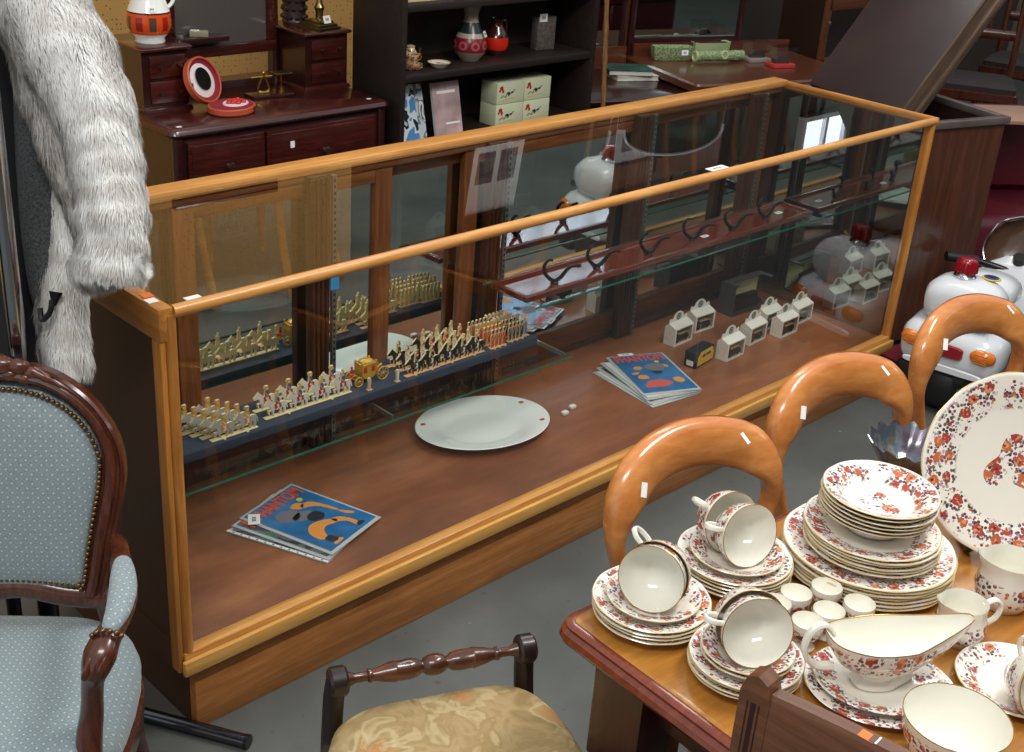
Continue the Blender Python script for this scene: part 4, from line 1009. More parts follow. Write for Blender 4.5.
bp = N(nt, 'ShaderNodeBump', Strength=.35, Distance=.002); LK(nt, n3.outputs[0], bp.inputs['Height']); LK(nt, bp.outputs[0], b.inputs['Normal'])
LK(nt, c, b.inputs['Base Color']); b.inputs['Roughness'].default_value = .9
def tap_ring(i, z):
    pts = []
    for k in range(56):
        a = 2*pi*k/56; ca, sa = cos(a), sin(a)
        wd = .178+.03*(1-sa)/2
        x = wd*math.copysign(abs(ca)**.42, ca); y = -.21+.228*math.copysign(abs(sa)**.42, sa)
        if sa > 0: y -= .014*(1-min(1, abs(x)/.16)**2)*0
        rr_ = sqrt(x*x+(y+.215)**2); k_ = (rr_-i)/rr_; pts.append((x*k_, -.215+(y+.215)*k_, z))
    return pts
q = MB(); q.rings([tap_ring(.012,.42), tap_ring(.0,.435), tap_ring(-.002,.468), tap_ring(.005,.496), tap_ring(.02,.512), tap_ring(.05,.521), tap_ring(.12,.526), tap_ring(.17,.527)]); q.build('seat', m, st_, angle=80)

# ================================================================ carved back chair at the table end (near right)
bc_ = thing('carved_chair', 'brown wooden chair back with grooved post at the table end', 'chair', (.018, -1.262, 0), radians(-86))
BW = M['brownwood']
for sx in (0, .40):
    q = MB(); P_ = [(-.019,.0),(-.019,.925),(-.013,.945),(0,.952),(.013,.945),(.019,.925),(.019,.0)]
    q.prism(P_, .026); po = q.build('back_post', BW, bc_, loc=(sx, 0, 0))
    for fy in (-.0132,.0132):
        q = MB(); q.box(-.003,.003,fy-.0006,fy+.0006,.62,.915); q.box(-.008,-.0065,fy-.0006,fy+.0006,.62,.915); q.box(.0065,.008,fy-.0006,fy+.0006,.62,.915); q.build('groove', M['mahog_d'], po, smooth=False)
q = MB()
R_ = []
for k in range(15):
    x = .017+.366*k/14; cv = .012*sin(pi*k/14)
    R_.append([(x, a, z+cv+.045) for a, z in ((-.012,.805),(-.012,.877),(-.008,.889),(.008,.889),(.012,.877),(.012,.805))])
q.rings(R_); rl = q.build('crest_rail', BW, bc_, angle=30)
for sy in (-1,1):
    q = MB()
    for k in range(7):
        a = .11+.030*k; q.ball((a, sy*.0125, .892+.006*(-1)**k), .012, (1.0,.25,.32)); 
    q.box(.03,.37,sy*.0128-.001,sy*.0128+.001,.860,.863); q.build('carving', BW, rl)
sticker(rl, (.128,-.002,.9435), (.018,.013), ink=False, mat='tago'); sticker(rl, (.149,-.001,.944), (.022,.014), ink=False, mat='white')
q = MB(); q.box(.019,.381,-.008,.008,.60,.64,.003); q.build('lower_rail', BW, bc_)
for k in range(3):
    MB().box(.09+k*.10-.012,.09+k*.10+.012,-.005,.005,.63,.86,.002).build('splat', BW, bc_)
q = MB(); slab(q, [(.01,.40),(0,.42),(0,.45),(.02,.465)], -.02, .42, -.02, .40, .03); q.build('seat', BW, bc_)
for sx in (0, .40):
    q = MB(); q.lathe([(0,0),(.014,0),(.018,.1),(.022,.3),(.02,.41),(0,.41)], 14, (sx,.36,0)); q.build('leg', BW, bc_)
# ================================================================ clothes rack, coats
def Dpt(px, py, d): return cp + d*(f+(px-512)/1252.32*r-(py-376)/1252.32*u)
rk = thing('clothes_rack', 'chrome clothes rack with floor bar, far left', 'clothes rack', (-.15,.17,0))
def rel(t, *P): return [Vector(p_)-Vector(t.location) for p_ in P]
a_, b__ = Vector((-.128,.262,.016)), Vector((.080,-.102,.0165))
q = MB(); q.tube(rel(rk, a_+(a_-b__)*1.2, b__), .014, 14); q.build('floor_bar', plain('dull chrome', (96,98,104), .25, 1.0), rk)
q = MB(); q.tube(rel(rk, b__+(b__-a_)*.0, b__+(b__-a_)*.02), .0152, 14); q.build('end_cap', M['blackmetal'], rk)
rx, ry = -.207, .105
q = MB(); q.tube(rel(rk, (rx,ry,.0),(rx,ry,.80)), .019, 14); q.build('lower_post', M['blackmetal'], rk)
q = MB(); q.tube(rel(rk, (rx,ry,.78),(rx,ry,1.72)), .015, 14); q.build('upper_post', M['chrome'], rk)
q = MB(); q.tube(rel(rk, (rx,ry,.80),(rx,ry,.86)), .016, 14); q.build('collar', M['chrome'], rk)
q = MB(); q.tube(rel(rk, (rx+.01,ry-.012,.84),(rx+.035,ry-.03,.84)), .006, 10); q.ball(rel(rk,(rx+.04,ry-.034,.84))[0], .012); q.build('knob', M['chrome'], rk)
rx2, ry2 = -.262, .125
q = MB(); q.tube(rel(rk, (rx2,ry2,.0),(rx2,ry2,1.72)), .013, 12); q.build('rear_post', M['blackmetal'], rk)
q = MB(); q.tube(rel(rk, (rx2,ry2,1.70),(-.02,.62,1.70)), .012, 12); q.build('hanging_rail', M['chrome'], rk)
q = MB(); q.box(-.016,.016,-.016,.016,-.025,.025,.003); q.build('clamp', M['steel'], rk, loc=rel(rk,(rx2+.02,ry2-.012,.86))[0])

# dark coats
TW_ = plain('charcoal tweed', (58,60,62), .95, bump=.5, bscale=260, var=.35)
q = MB()
P_ = [Dpt(36,-40,2.16),Dpt(38,60,2.16),Dpt(40,140,2.16),Dpt(44,220,2.16),Dpt(48,280,2.16),Dpt(50,318,2.16)]
q.tube(smooth_path(P_,4), [.05,.052,.055,.056,.056,.056,.056,.056,.055,.055,.054,.054,.053,.052,.050,.048,.045,.042,.036,.030,.020][:21], 14, flat=(.75,1.0))
o = q.build('tweed_coat', TW_); tag(o, 'dark grey tweed coat hanging beside the fur coat', 'coat')
q = MB(); P_ = [Dpt(8,-60,2.20),Dpt(10,100,2.20),Dpt(14,220,2.20),Dpt(20,400,2.20)]
q.tube(smooth_path(P_,4), .07, 12, flat=(.6,1.2)); tag(q.build('black_coat', plain('black cloth', (26,27,30), .9)), 'black coat at the far left edge behind the chrome post', 'coat')
q = MB(); q.tube(smooth_path([Dpt(52,300,2.08),Dpt(50,312,2.08),Dpt(42,320,2.08),Dpt(40,308,2.08)],4), .005, 8)
q.tube([Dpt(56,292,2.09),Dpt(54,306,2.09)], [.012,.003], 8); tag(q.build('umbrella_tip', M['blackmetal']), 'black umbrella tip poking out below the tweed coat', 'umbrella')

# fur coat: body and sleeve volumes carrying a dense pile of hairs
def limb(P, R, FL, seg=28):
    q = MB(); n = len(P); S = smooth_path(P, 6); m_ = len(S)
    rr_ = [R[min(i//6, n-1)]*(1-(i % 6)/6)+R[min(i//6+1, n-1)]*((i % 6)/6) for i in range(m_)]
    rings = []
    vd = f.normalized()
    for i in range(m_):
        t_ = (S[min(i+1,m_-1)]-S[max(i-1,0)]).normalized(); s_ = t_.cross(vd).normalized(); w_ = s_.cross(t_)
        k = 1+.045*sin(i*1.15)   # pelts worked in rows
        rings.append([S[i]+s_*cos(a)*rr_[i]*k+w_*sin(a)*rr_[i]*FL*k for a in [2*pi*j/seg for j in range(seg)]])
    return rings
sleeve = limb([Dpt(8,-70,2.05),Dpt(36,0,2.03),Dpt(66,50,2.01),Dpt(92,105,2.0),Dpt(105,160,2.0),Dpt(112,220,2.0),Dpt(108,270,2.01)], [.072,.074,.070,.060,.052,.052,.054], .8)
body = limb([Dpt(30,-70,2.18),Dpt(40,20,2.17),Dpt(56,100,2.16),Dpt(66,180,2.15),Dpt(64,250,2.14),Dpt(62,310,2.13),Dpt(66,372,2.12)], [.06,.06,.052,.046,.036,.038,.038], .55)
flap = limb([Dpt(40,-60,2.09),Dpt(38,20,2.08),Dpt(46,80,2.08),Dpt(62,140,2.08),Dpt(76,190,2.07),Dpt(88,235,2.07)], [.055,.050,.044,.034,.024,.015], .7)
cuff = limb([Dpt(70,262,2.04),Dpt(88,276,2.03),Dpt(110,270,2.01),Dpt(136,262,2.0)], [.010,.016,.018,.012], .8)
m, nt, b = new_mat('white fox fur coat hair')
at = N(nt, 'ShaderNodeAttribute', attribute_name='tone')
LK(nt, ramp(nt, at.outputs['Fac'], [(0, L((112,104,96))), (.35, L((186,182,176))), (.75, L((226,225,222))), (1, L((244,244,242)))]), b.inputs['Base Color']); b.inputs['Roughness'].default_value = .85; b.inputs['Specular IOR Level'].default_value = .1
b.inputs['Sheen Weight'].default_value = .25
FURM = m
rg = np.random.default_rng(5)
V_, T_ = [], []
for ri, (rings, cnt, bandy) in enumerate(((sleeve, 60000, 1), (body, 34000, .5), (flap, 20000, 0), (cuff, 12000, 0))):
    R3 = np.array([[tuple(v_) for v_ in rw] for rw in rings]); nr, ns = R3.shape[:2]
    ctr = R3.mean(axis=1)
    a = rg.random(cnt)*(nr-1.001); i = a.astype(int); fa = (a-i)[:,None]
    b2 = rg.random(cnt)*ns; j = b2.astype(int); fb = (b2-j)[:,None]; j2 = (j+1) % ns
    p_ = (R3[i,j]*(1-fb)+R3[i,j2]*fb)*(1-fa)+(R3[i+1,j]*(1-fb)+R3[i+1,j2]*fb)*fa
    c_ = ctr[i]*(1-fa)+ctr[i+1]*fa
    nrm = p_-c_; nrm /= np.linalg.norm(nrm,axis=1)[:,None]
    ax = ctr[i+1]-ctr[i]; ax /= np.linalg.norm(ax,axis=1)[:,None]
    hh = np.sin(p_[:,0:1]*88+p_[:,2:3]*61+2*np.sin(p_[:,1:2]*70))
    h2 = np.sin(p_[:,1:2]*140-p_[:,2:3]*75+1.7*np.sin(p_[:,0:1]*110))
    rowp = np.sin(a*1.15*2.1)[:,None]*bandy*np.clip((a/nr-.4)*3,0,1)[:,None]     # pelt rows low on the sleeve
    ln = (.017+.010*rg.random(cnt))[:,None]
    d = nrm*(.34+.16*hh+.22*rowp)+ax*(.9+.1*h2)+np.array([0,0,-.30])+np.cross(nrm, ax)*(.28*h2)+rg.normal(0,.10,(cnt,3)); d /= np.linalg.norm(d,axis=1)[:,None]
    mid_ = p_+d*ln*.55+nrm*.002; tip = p_+d*ln+np.array([0,0,-.004])
    sd = np.cross(d, nrm+.01); sd /= np.linalg.norm(sd,axis=1)[:,None]; wd = .0008
    V_.append(np.stack([p_-sd*wd-nrm*.002, p_+sd*wd-nrm*.002, mid_+sd*wd*.8, mid_-sd*wd*.8, tip],axis=1).reshape(-1,3))
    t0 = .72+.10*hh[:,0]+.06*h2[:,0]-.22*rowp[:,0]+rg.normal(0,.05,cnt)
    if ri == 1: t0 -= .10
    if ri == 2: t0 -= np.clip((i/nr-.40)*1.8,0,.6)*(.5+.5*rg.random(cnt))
    T_.append(np.clip(np.stack([t0-.22,t0-.22,t0,t0,t0+.12],axis=1),0,1).reshape(-1))  # darker roots put the shading of the pile's valleys into the tone
VV = np.concatenate(V_); TT_ = np.concatenate(T_); nh = len(VV)//5
q = MB()
for rings in (sleeve, body, flap, cuff): q.rings(rings)
bmesh.ops.recalc_face_normals(q.bm, faces=q.bm.faces)
coat = bpy.data.meshes.new('fur_coat'); q.bm.to_mesh(coat); q.bm.free()
nb, nl_, np_ = len(coat.vertices), len(coat.loops), len(coat.polygons)
coat.vertices.add(nh*5)
co3 = np.empty((nb+nh*5)*3, 'f'); coat.vertices.foreach_get('co', co3); co3[nb*3:] = VV.astype('f').ravel(); coat.vertices.foreach_set('co', co3)
ix = nb+np.arange(nh)*5
lp = np.stack([ix,ix+1,ix+2,ix+3,ix+3,ix+2,ix+4],axis=1).ravel()
coat.loops.add(nh*7); li = np.empty(nl_+nh*7, 'i'); coat.loops.foreach_get('vertex_index', li); li[nl_:] = lp; coat.loops.foreach_set('vertex_index', li)
coat.polygons.add(nh*2); ls = np.empty(np_+nh*2, 'i'); coat.polygons.foreach_get('loop_start', ls)
ls[np_:] = nl_+np.stack([np.arange(nh)*7, np.arange(nh)*7+4],axis=1).ravel(); coat.polygons.foreach_set('loop_start', ls)
coat.update(calc_edges=True); coat.validate()
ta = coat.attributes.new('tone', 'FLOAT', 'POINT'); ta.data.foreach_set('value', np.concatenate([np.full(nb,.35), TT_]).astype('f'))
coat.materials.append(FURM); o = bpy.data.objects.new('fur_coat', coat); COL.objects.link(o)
tag(o, 'long haired white fox fur coat hanging over the end of the case', 'fur coat')
# ================================================================ dressing chest behind the case
MH, MD = M['mahog'], M['mahog_d']
KN = plain('dark turned knob', (50,30,24), .2, coat=.6)
def knob(parent, loc, r_=.008, mat=None):
    q = MB(); q.M = Matrix.Translation(loc) @ Matrix.Rotation(pi/2, 4, 'X'); q.lathe([(0,0),(r_*.5,0),(r_*.45,r_*.6),(r_,r_*1.2),(r_*.9,r_*1.8),(0,r_*2.1)], 14)
    return q.build('knob', mat or KN, parent)
dc = thing('dressing_chest', 'dark mahogany dressing chest with mirror and small drawers behind the case', 'dressing chest', (.885, 1.49, 0))
W_, D_ = .845, .50
q = MB(); q.box(.02,W_-.02,.02,D_,.06,.775); q.build('carcass', MD, dc)
q = MB(); slab(q, [(.012,.772),(.004,.776),(0,.783),(.003,.790),(.006,.795),(.014,.797),(.018,.80)], 0, W_, 0, D_, .03); q.build('top', MH, dc)
for x in (.03, W_-.03): q = MB(); q.tube([(x,.022,.06),(x,.022,.772)], .016, 12); q.build('corner_column', MD, dc)
for zi, (z0, z1) in enumerate(((.575,.755),(.33,.55),(.09,.305))):
    cols = ((.06,.335),(.345,W_-.06)) if zi == 0 else ((.06,W_-.06),)
    for x0, x1 in cols:
        q = MB(); q.box(x0,x1,.008,.02,z0,z1,.003); q.box(x0+.012,x1-.012,.004,.008,z0+.012,z1-.012,.002); dr = q.build('drawer', MH, dc)
        for kx in ((.5,) if x1-x0 < .5 else (.4,.8)): knob(dr, (x0+(x1-x0)*kx, .004, (z0+z1)/2), .016)
sticker(dc, (W_-.06,.05,.8004), (.016,.010), ink=False); sticker(dc, (.05,.04,.8004),(.016,.012), ink=False)
q = MB(); q.box(.43,.446,.0025,.0035,.69,.712); q.build('price_tag', M['tagw'], dc, smooth=False)
def trinket(x0, x1, y0, y1, z0, z1):
    q = MB(); q.box(x0,x1,y0+.006,y1,z0,z1); b0 = q.build('trinket_box', MD, dc)
    q = MB(); slab(q, [(.01,z1),(0,z1+.004),(0,z1+.010),(.006,z1+.014)], x0-.012, x1+.012, y0-.012, y1+.006, .012); q.build('cornice', MH, b0); q = MB(); slab(q, [(0,z0),(0,z0+.008),(.008,z0+.014)], x0-.008, x1+.008, y0-.008, y1+.006, .008); q.build('plinth', MH, b0)
    h_ = (z1-z0-.05)/2
    for k in range(2):
        a = z0+.024+k*(h_+.012); q = MB(); q.box(x0+.025,x1-.012,y0,y0+.008,a,a+h_,.002); dr = q.build('drawer', wood('trinket drawer', (58,20,18), (92,34,30), 'X', 5, .3, .4) if k == 0 and x0 < .3 else MH, b0)
        for fx in (.34,.76): knob(dr, (x0+(x1-x0)*fx+.005, y0, a+h_/2), .006)
trinket(.045,.205,.23,.46,.80,.985)
trinket(.655,.832,.23,.46,.80,.985)
# shelf of the left side and the swing mirror
q = MB(); q.box(.04,.66,.40,.47,.80,.825); q.build('back_rail', MD, dc)
mf = thing_loc = MB()
for (x0,x1,z0,z1) in ((.215,.635,.915,.955),(.215,.635,1.44,1.48),(.215,.25,.955,1.44),(.60,.635,.955,1.44)): mf.box(x0,x1,.375,.405,z0,z1,.006)
mo = mf.build('mirror_frame', MH, dc)
MB().box(.25,.60,.386,.392,.955,1.44).build('mirror_glass', plain('grey reflection mirror', (120,114,110), .12, .55), mo, smooth=False)  # grey haze in the base colour stands in for the mirror's reflection
for x in (.205,.645):
    q = MB(); q.tube([(x,.40,.80),(x,.40,1.3)], .012, 10); q.build('mirror_post', MD, dc)
q = MB(); q.box(.19,.23,.26,.46,.975,.992,.002); q.build('ledge', MD, dc)

def at_w(x, y, z): return (x, y, z)
# orange jug on the left trinket drawers
jg = thing('orange_jug', 'white jug with orange patterned band on the left trinket drawers', 'jug', (1.005, 1.80, .9995), radians(-20)); jg.scale = (1.3,1.3,1.25)
ORM, nt, b = new_mat('orange brown glaze band'); tc = N(nt, 'ShaderNodeTexCoord'); sp = N(nt, 'ShaderNodeSeparateXYZ'); LK(nt, tc.outputs['Object'], sp.inputs[0])
an = math_(nt, 'FRACT', math_(nt, 'MULTIPLY', math_(nt, 'ARCTAN2', sp.outputs[1], sp.outputs[0]), 10/(2*pi)))
sq = math_(nt, 'LESS_THAN', math_(nt, 'ABSOLUTE', math_(nt, 'SUBTRACT', an, .5)), .26)
zb = math_(nt, 'LESS_THAN', math_(nt, 'ABSOLUTE', math_(nt, 'SUBTRACT', sp.outputs[2], .050)), .017)
al = math_(nt, 'GREATER_THAN', math_(nt, 'FRACT', math_(nt, 'MULTIPLY', math_(nt, 'ARCTAN2', sp.outputs[1], sp.outputs[0]), 5/(2*pi))), .5)
c = mixc(nt, math_(nt, 'MULTIPLY', sq, zb), L((222,84,30)), mixc(nt, al, L((160,36,28)), L((88,70,58))))
LK(nt, c, b.inputs['Base Color']); b.inputs['Roughness'].default_value = .15
q = MB(); q.lathe([(0,.002),(.030,.002),(.033,0),(.036,.004),(.034,.012),(.044,.024)], 32); q.mi = 1; q.lathe([(.044,.024),(.052,.040),(.053,.056),(.050,.074)], 32); q.mi = 2; q.lathe([(.050,.074),(.0495,.078)], 32); q.mi = 0; q.lathe([(.0495,.078),(.040,.105),(.032,.135),(.030,.16),(.034,.18),(.031,.18),(.027,.16),(.03,.12),(0,.10)], 32)
q.build('body', [M['pale'], ORM, plain('brown line', (60,30,24), .2)], jg, angle=60)
q = MB(); q.tube(smooth_path([(.030,0,.165),(.056,0,.165),(.066,0,.14),(.058,0,.10),(.046,0,.085)],5), .007, 10, flat=(1.2,.7)); q.build('handle', M['pale'], jg)
sticker(jg, (0,-.0475,.088), (.02,.012), (radians(68),0,0), ink=True)

# things on the chest
o = MB()
o.box(-.05,.05,-.02,.02,0,.032,.003)
o = o.build('glass_block', plain('greenish glass block', (150,148,120), .08, spec=.7), loc=(1.262,1.80,.80+.162), rot=(0,0,radians(-28)))
vc = thing('vanity_case', 'open round orange leather vanity case with mirror in its lid', 'vanity case', (1.175,1.615,.8005), radians(28))
LE = plain('orange leather', (186,84,54), .45); VEL = plain('crimson velvet', (136,22,40), .9); SAT = plain('white quilted satin', (226,214,214), .4, bump=.3, bscale=60)
q = MB(); q.lathe([(0,0),(.082,0),(.088,.005),(.088,.020),(.085,.0225),(.0,.0225)], 40, sy=.8); q.mi = 1; q.lathe([(.081,.023),(.079,.0245),(0,.0245)], 40, sy=.8); q.build('base', [LE, VEL], vc)
q = MB(); q.lathe([(0,0),(.05,0),(.048,.003),(0,.004)], 30, sy=.75); q.mi = 1
for k in range(11): a = k*2.4; rr_ = .010*sqrt(k); q.ball((rr_*cos(a), rr_*sin(a)*.75, .007), .009, (1,1,.7), 8, 6)
q.build('red_beads', [plain('lace pad', (220,206,206), .8), plain('red glossy beads', (196,34,30), .25)], vc, loc=(.012,-.008,.0245))
LR = Matrix.Rotation(radians(66), 4, 'X')
q = MB(); q.M = Matrix.Translation((0,.062,.024)) @ LR @ Matrix.Translation((0,.072,-.012))
q.lathe([(0,-.014),(.080,-.014),(.088,-.008),(.088,.010),(.084,.0125),(.080,.011),(.078,-.004)], 40, sy=.85); q.mi = 1; q.lathe([(.079,.011),(.076,.004),(.062,.0)], 40, sy=.85); q.mi = 2; q.lathe([(.0755,-.0015),(.044,.005),(0,.005)], 40, sy=.85)
q.build('lid', [LE, VEL, SAT], vc)
q = MB(); q.M = Matrix.Translation((0,.062,.024)) @ LR @ Matrix.Translation((-.004,.076,-.005)); q.lathe([(.040,0),(.040,.002),(0,.002)], 32, sy=.92); q.build('lid_mirror', M['mirror_d'], vc)
q = MB(); q.cbox((-.078,.095,.085),(.006,.012,.014)); q.cbox((.02,-.07,.016),(.018,.006,.008)); q.build('clasp', M['brass'], vc, smooth=False)
sc = thing('postal_scales', 'small brass letter scales on a wooden plinth on the chest', 'scales', (1.40,1.735,.80), radians(-4))
q = MB(); q.box(-.078,.078,-.035,.035,0,.010,.003); q.build('plinth', MD, sc)
q = MB()
for sx in (-1,1): q.tube(smooth_path([(-.022,0,.012),(-.022+sx*.022,0,.022),(-.022+sx*.016,0,.042),(-.022,0,.072)],5), .0042, 8)
q.tube([(-.022-.02,0,.014),(-.022+.02,0,.014)], .005, 8); q.ball((-.022,0,.078),.006); q.build('lyre_stand', M['brass'], sc)
q = MB(); q.tube([(-.07,0,.066),(.05,0,.066)], .0035, 8); q.tube([(.045,0,.066),(.045,0,.030)], .0025, 8); q.build('beam', M['brass'], sc)
q = MB(); q.cbox((.045,0,.074),(.062,.05,.004),.001); q.build('tray', M['brass_d'], sc)
q = MB(); q.lathe([(0,0),(.011,0),(.011,.014),(.004,.016),(0,.016)], 16, (.055,.012,.010)); q.lathe([(0,0),(.008,0),(.008,.010),(0,.010)], 14, (.028,.018,.010)); q.build('weight', M['brass'], sc)
q = MB(); 
for k in range(9): q.box(-.02,.02,-.02,.02,.0,.003)
cd = thing('brass_candlestick', 'square based brass candlestick on the right trinket drawers', 'candlestick', (1.635,1.775,.9995), radians(10))
q = MB(); q.rings([[(sx*a, sy*a, z) for sx, sy in ((-1,-1),(1,-1),(1,1),(-1,1))] for a, z in ((.052,0),(.052,.008),(.044,.010),(.044,.016),(.034,.020),(.034,.026),(.014,.032))]); q.build('base', M['brass_d'], cd, smooth=False)
q = MB(); q.lathe([(.014,.030),(.012,.05),(.018,.07),(.010,.085),(.012,.16),(.018,.18),(.014,.20),(0,.20)], 20); q.build('stem', M['brass_d'], cd)
sticker(cd, (.0,-.036,.034), (.034,.026), (radians(70),0,0))
cb = MB()
cb.M = Matrix.Scale(.82,4)
cb.lathe([(0,0),(.05,0),(.052,.01),(.046,.02),(.05,.06),(.044,.12),(.05,.16),(0,.17)], 10)
for k in range(10):
    for j in range(4): a = 2*pi*k/10+.3*j; cb.ball((.048*cos(a), .048*sin(a), .03+.035*j), .013, (1,1,.8), 6, 5)
tag(cb.build('carved_figure', wood('dark carving', (36,24,22), (70,50,44), 'Z', 8, .4), loc=(1.608,1.885,.9995)), 'dark carved wooden piece on the right trinket drawers', 'carving')
tag(o, 'small greenish glass block with label standing behind the vanity case', 'glass block')
o.location = (1.205, 1.845, .9925); o.scale = (.6,.6,.6)
sticker(o, (-.02,0,.0330), (.045,.028))
MBx = MB(); MBx.box(.19,.42,.33,.46,.975,.992,.002); MBx.build('ledge', MD, dc)
q = MB(); q.lathe([(0,0),(.014,0),(.012,.008),(.005,.012),(.006,.018),(0,.02)], 12); tag(q.build('perfume_stopper', plain('smoky glass', (90,84,76), .1, spec=.8), loc=(1.135,1.845,.9925)), 'tiny glass stopper beside the glass block', 'stopper')

# ================================================================ bookcase
BKW = M['darkwood']
bx0, by0, bw, bd = 1.752, 1.47, .98, .27
bc = thing('bookcase', 'tall dark open bookcase holding pottery and tins', 'bookcase', (bx0, by0, 0))
for x in (0, bw-.022): MB().box(x, x+.022, 0, bd, 0, 2.0, .002).build('side_panel', BKW, bc)
MB().box(.022, bw-.022, bd-.012, bd, .05, 2.0).build('back_panel', plain('dark back board', (54,46,44), .6, var=.15, bscale=5), bc, smooth=False)
for z in (.10, .36, .603, .855, 1.09, 1.285, 1.70, 1.96): MB().box(.022, bw-.022, .004, bd-.012, z, z+.025, .002).build('shelf', BKW, bc)
SH1 = .6285; SH2 = .8805; SH3 = 1.1155
# shelf of pottery
vs_ = thing('patterned_vase', 'tall grey vase with red and black patterned bands on the bookcase shelf', 'vase', (2.16,1.575,SH2))
VM, nt, b = new_mat('banded vase glaze'); tc = N(nt, 'ShaderNodeTexCoord'); sp = N(nt, 'ShaderNodeSeparateXYZ'); LK(nt, tc.outputs['Object'], sp.inputs[0])
c = ramp(nt, math_(nt, 'MULTIPLY', sp.outputs[2], 1/.20), [(0,L((132,118,104))),(.17,L((124,34,44))),(.42,L((176,164,150))),(.50,L((38,46,44))),(.68,L((150,140,126)))]); nt.nodes[-1].color_ramp.interpolation = 'CONSTANT'
a_ = math_(nt, 'FRACT', math_(nt, 'MULTIPLY', math_(nt, 'ARCTAN2', sp.outputs[1], sp.outputs[0]), 8/(2*pi)))
dd = math_(nt, 'SQRT', math_(nt, 'ADD', math_(nt, 'POWER', math_(nt, 'MULTIPLY', math_(nt, 'SUBTRACT', a_, .5), .045), 2.0), math_(nt, 'POWER', math_(nt, 'SUBTRACT', sp.outputs[2], .058), 2.0)))
ring_ = math_(nt, 'LESS_THAN', math_(nt, 'ABSOLUTE', math_(nt, 'SUBTRACT', dd, .012)), .004)
c = mixc(nt, ring_, c, L((176,84,88))); LK(nt, c, b.inputs['Base Color']); b.inputs['Roughness'].default_value = .25
q = MB(); q.lathe([(0,0),(.034,0),(.036,.004),(.056,.028),(.062,.050),(.058,.075),(.044,.100),(.034,.125),(.026,.145),(.025,.165),(.032,.188),(.036,.198),(.031,.197),(.02,.165),(0,.15)], 32); q.build('body', VM, vs_, angle=60); sticker(vs_, (.030,-.045,.098), (.026,.022), (radians(66),0,radians(30)))
rj = thing('red_vase', 'brown jug with bright red band beside the patterned vase', 'jug', (2.315,1.60,SH2))
q = MB(); q.lathe([(0,0),(.028,0),(.030,.004),(.040,.022)], 28); q.mi = 1; q.lathe([(.040,.022),(.046,.034),(.047,.052),(.045,.068)], 28); q.mi = 0; q.lathe([(.045,.068),(.040,.085),(.026,.105),(.022,.120),(.027,.135),(.024,.135),(.018,.115),(0,.10)], 28); q.build('body', [plain('dark brown glaze', (60,24,20), .15, coat=.5), plain('red glaze', (214,40,24), .3)], rj, angle=60)
q = MB(); q.tube(smooth_path([(.022,0,.122),(.044,0,.122),(.048,0,.10),(.040,0,.078)],5), .006, 8); q.build('handle', plain('brown handle glaze', (56,22,18), .15), rj)
bb = MB(); bb.box(-.045,.045,-.02,.02,0,.125,.003); bb = bb.build('grey_book', plain('embossed grey cover', (88,80,78), .6, bump=.8, bscale=90, var=.2), loc=(2.565,1.60,SH2), rot=(0,0,radians(-6))); tag(bb, 'grey embossed book standing alone at the right end of the shelf', 'book')
sticker(bb, (-.02,-.0204,.122), (.038,.03), (pi/2,0,0))
def cupset(x, y):
    t = thing('gilt_cup', 'red and gilt cup on saucers at the left end of the shelf', 'cup', (x, y, SH2))
    GM = china('gilt red cup', (.0,.05), None, axis='Z', base=(226,190,140))
    q = MB(); q.lathe([(0,0),(.036,.002),(.042,.008),(.036,.006),(0,.005)], 24); q.lathe([(0,.008),(.038,.012),(.042,.018),(.036,.015),(0,.013)], 24); q.build('saucer', GM, t)
    q = MB(); q.lathe([(0,.016),(.015,.016),(.026,.03),(.030,.052),(.028,.052),(.022,.032),(0,.022)], 24); q.build('body', GM, t)
    q = MB(); q.tube(smooth_path([(.028,0,.048),(.044,0,.046),(.042,0,.03),(.026,0,.026)],4), .003, 8); q.build('handle', M['brass'], t)
cupset(1.865,1.555)
t = thing('gilt_teapot', 'tiny white and gilt teapot behind the gilt cup', 'teapot', (1.925,1.63,SH2))
q = MB(); q.lathe([(0,0),(.016,0),(.026,.02),(.026,.036),(.016,.05),(.014,.056),(.018,.06),(0,.066)], 20); q.build('body', china('gilt teapot glaze', (.0,.05), None, axis='Z', base=(236,214,180)), t)
q = MB(); q.tube(smooth_path([(.024,0,.024),(.04,0,.034),(.046,0,.05)],4), .004, 8); q.tube(smooth_path([(-.024,0,.04),(-.042,0,.042),(-.04,0,.022),(-.024,0,.018)],4), .003, 8); q.build('spout', M['brass'], t)
t = MB(); t.lathe([(0,.002),(.02,.002),(.022,0),(.038,.014),(.042,.018),(.036,.014),(.02,.006),(0,.006)], 28); tag(t.build('small_dish', china('small gilt dish', (.012,.03), .038, base=(236,228,210), scale=1.3), loc=(1.975,1.53,SH2)), 'small round cream dish in front of the tiny teapot', 'dish')
t = MB(); t.box(0,.22,-.05,.05,0,.030,.002); tag(t.build('cream_box', plain('cream box', (216,200,160), .6), loc=(1.80,1.56,SH3)), 'low cream box on the top visible bookcase shelf', 'box')
t = MB(); t.box(0,.02,-.05,.05,0,.10,.002); tag(t.build('dark_bottle', M['black'], loc=(2.03,1.57,SH3)), 'dark upright bottle beside the cream box', 'bottle')
SH4 = 1.3105
pr_ = thing('framed_print', 'framed print with two small pictures on the upper bookcase shelf', 'framed print', (2.19,1.56,SH4+.003), rot=(radians(-8),0,0))
q = MB(); q.box(0,.30,0,.012,0,.014); q.box(0,.30,0,.012,.316,.33); q.box(0,.014,0,.012,.014,.316); q.box(.286,.30,0,.012,.014,.316); q.build('frame', M['darkwood'], pr_)
MB().box(.014,.286,.005,.009,.014,.316).build('mount', M['white'], pr_, smooth=False)
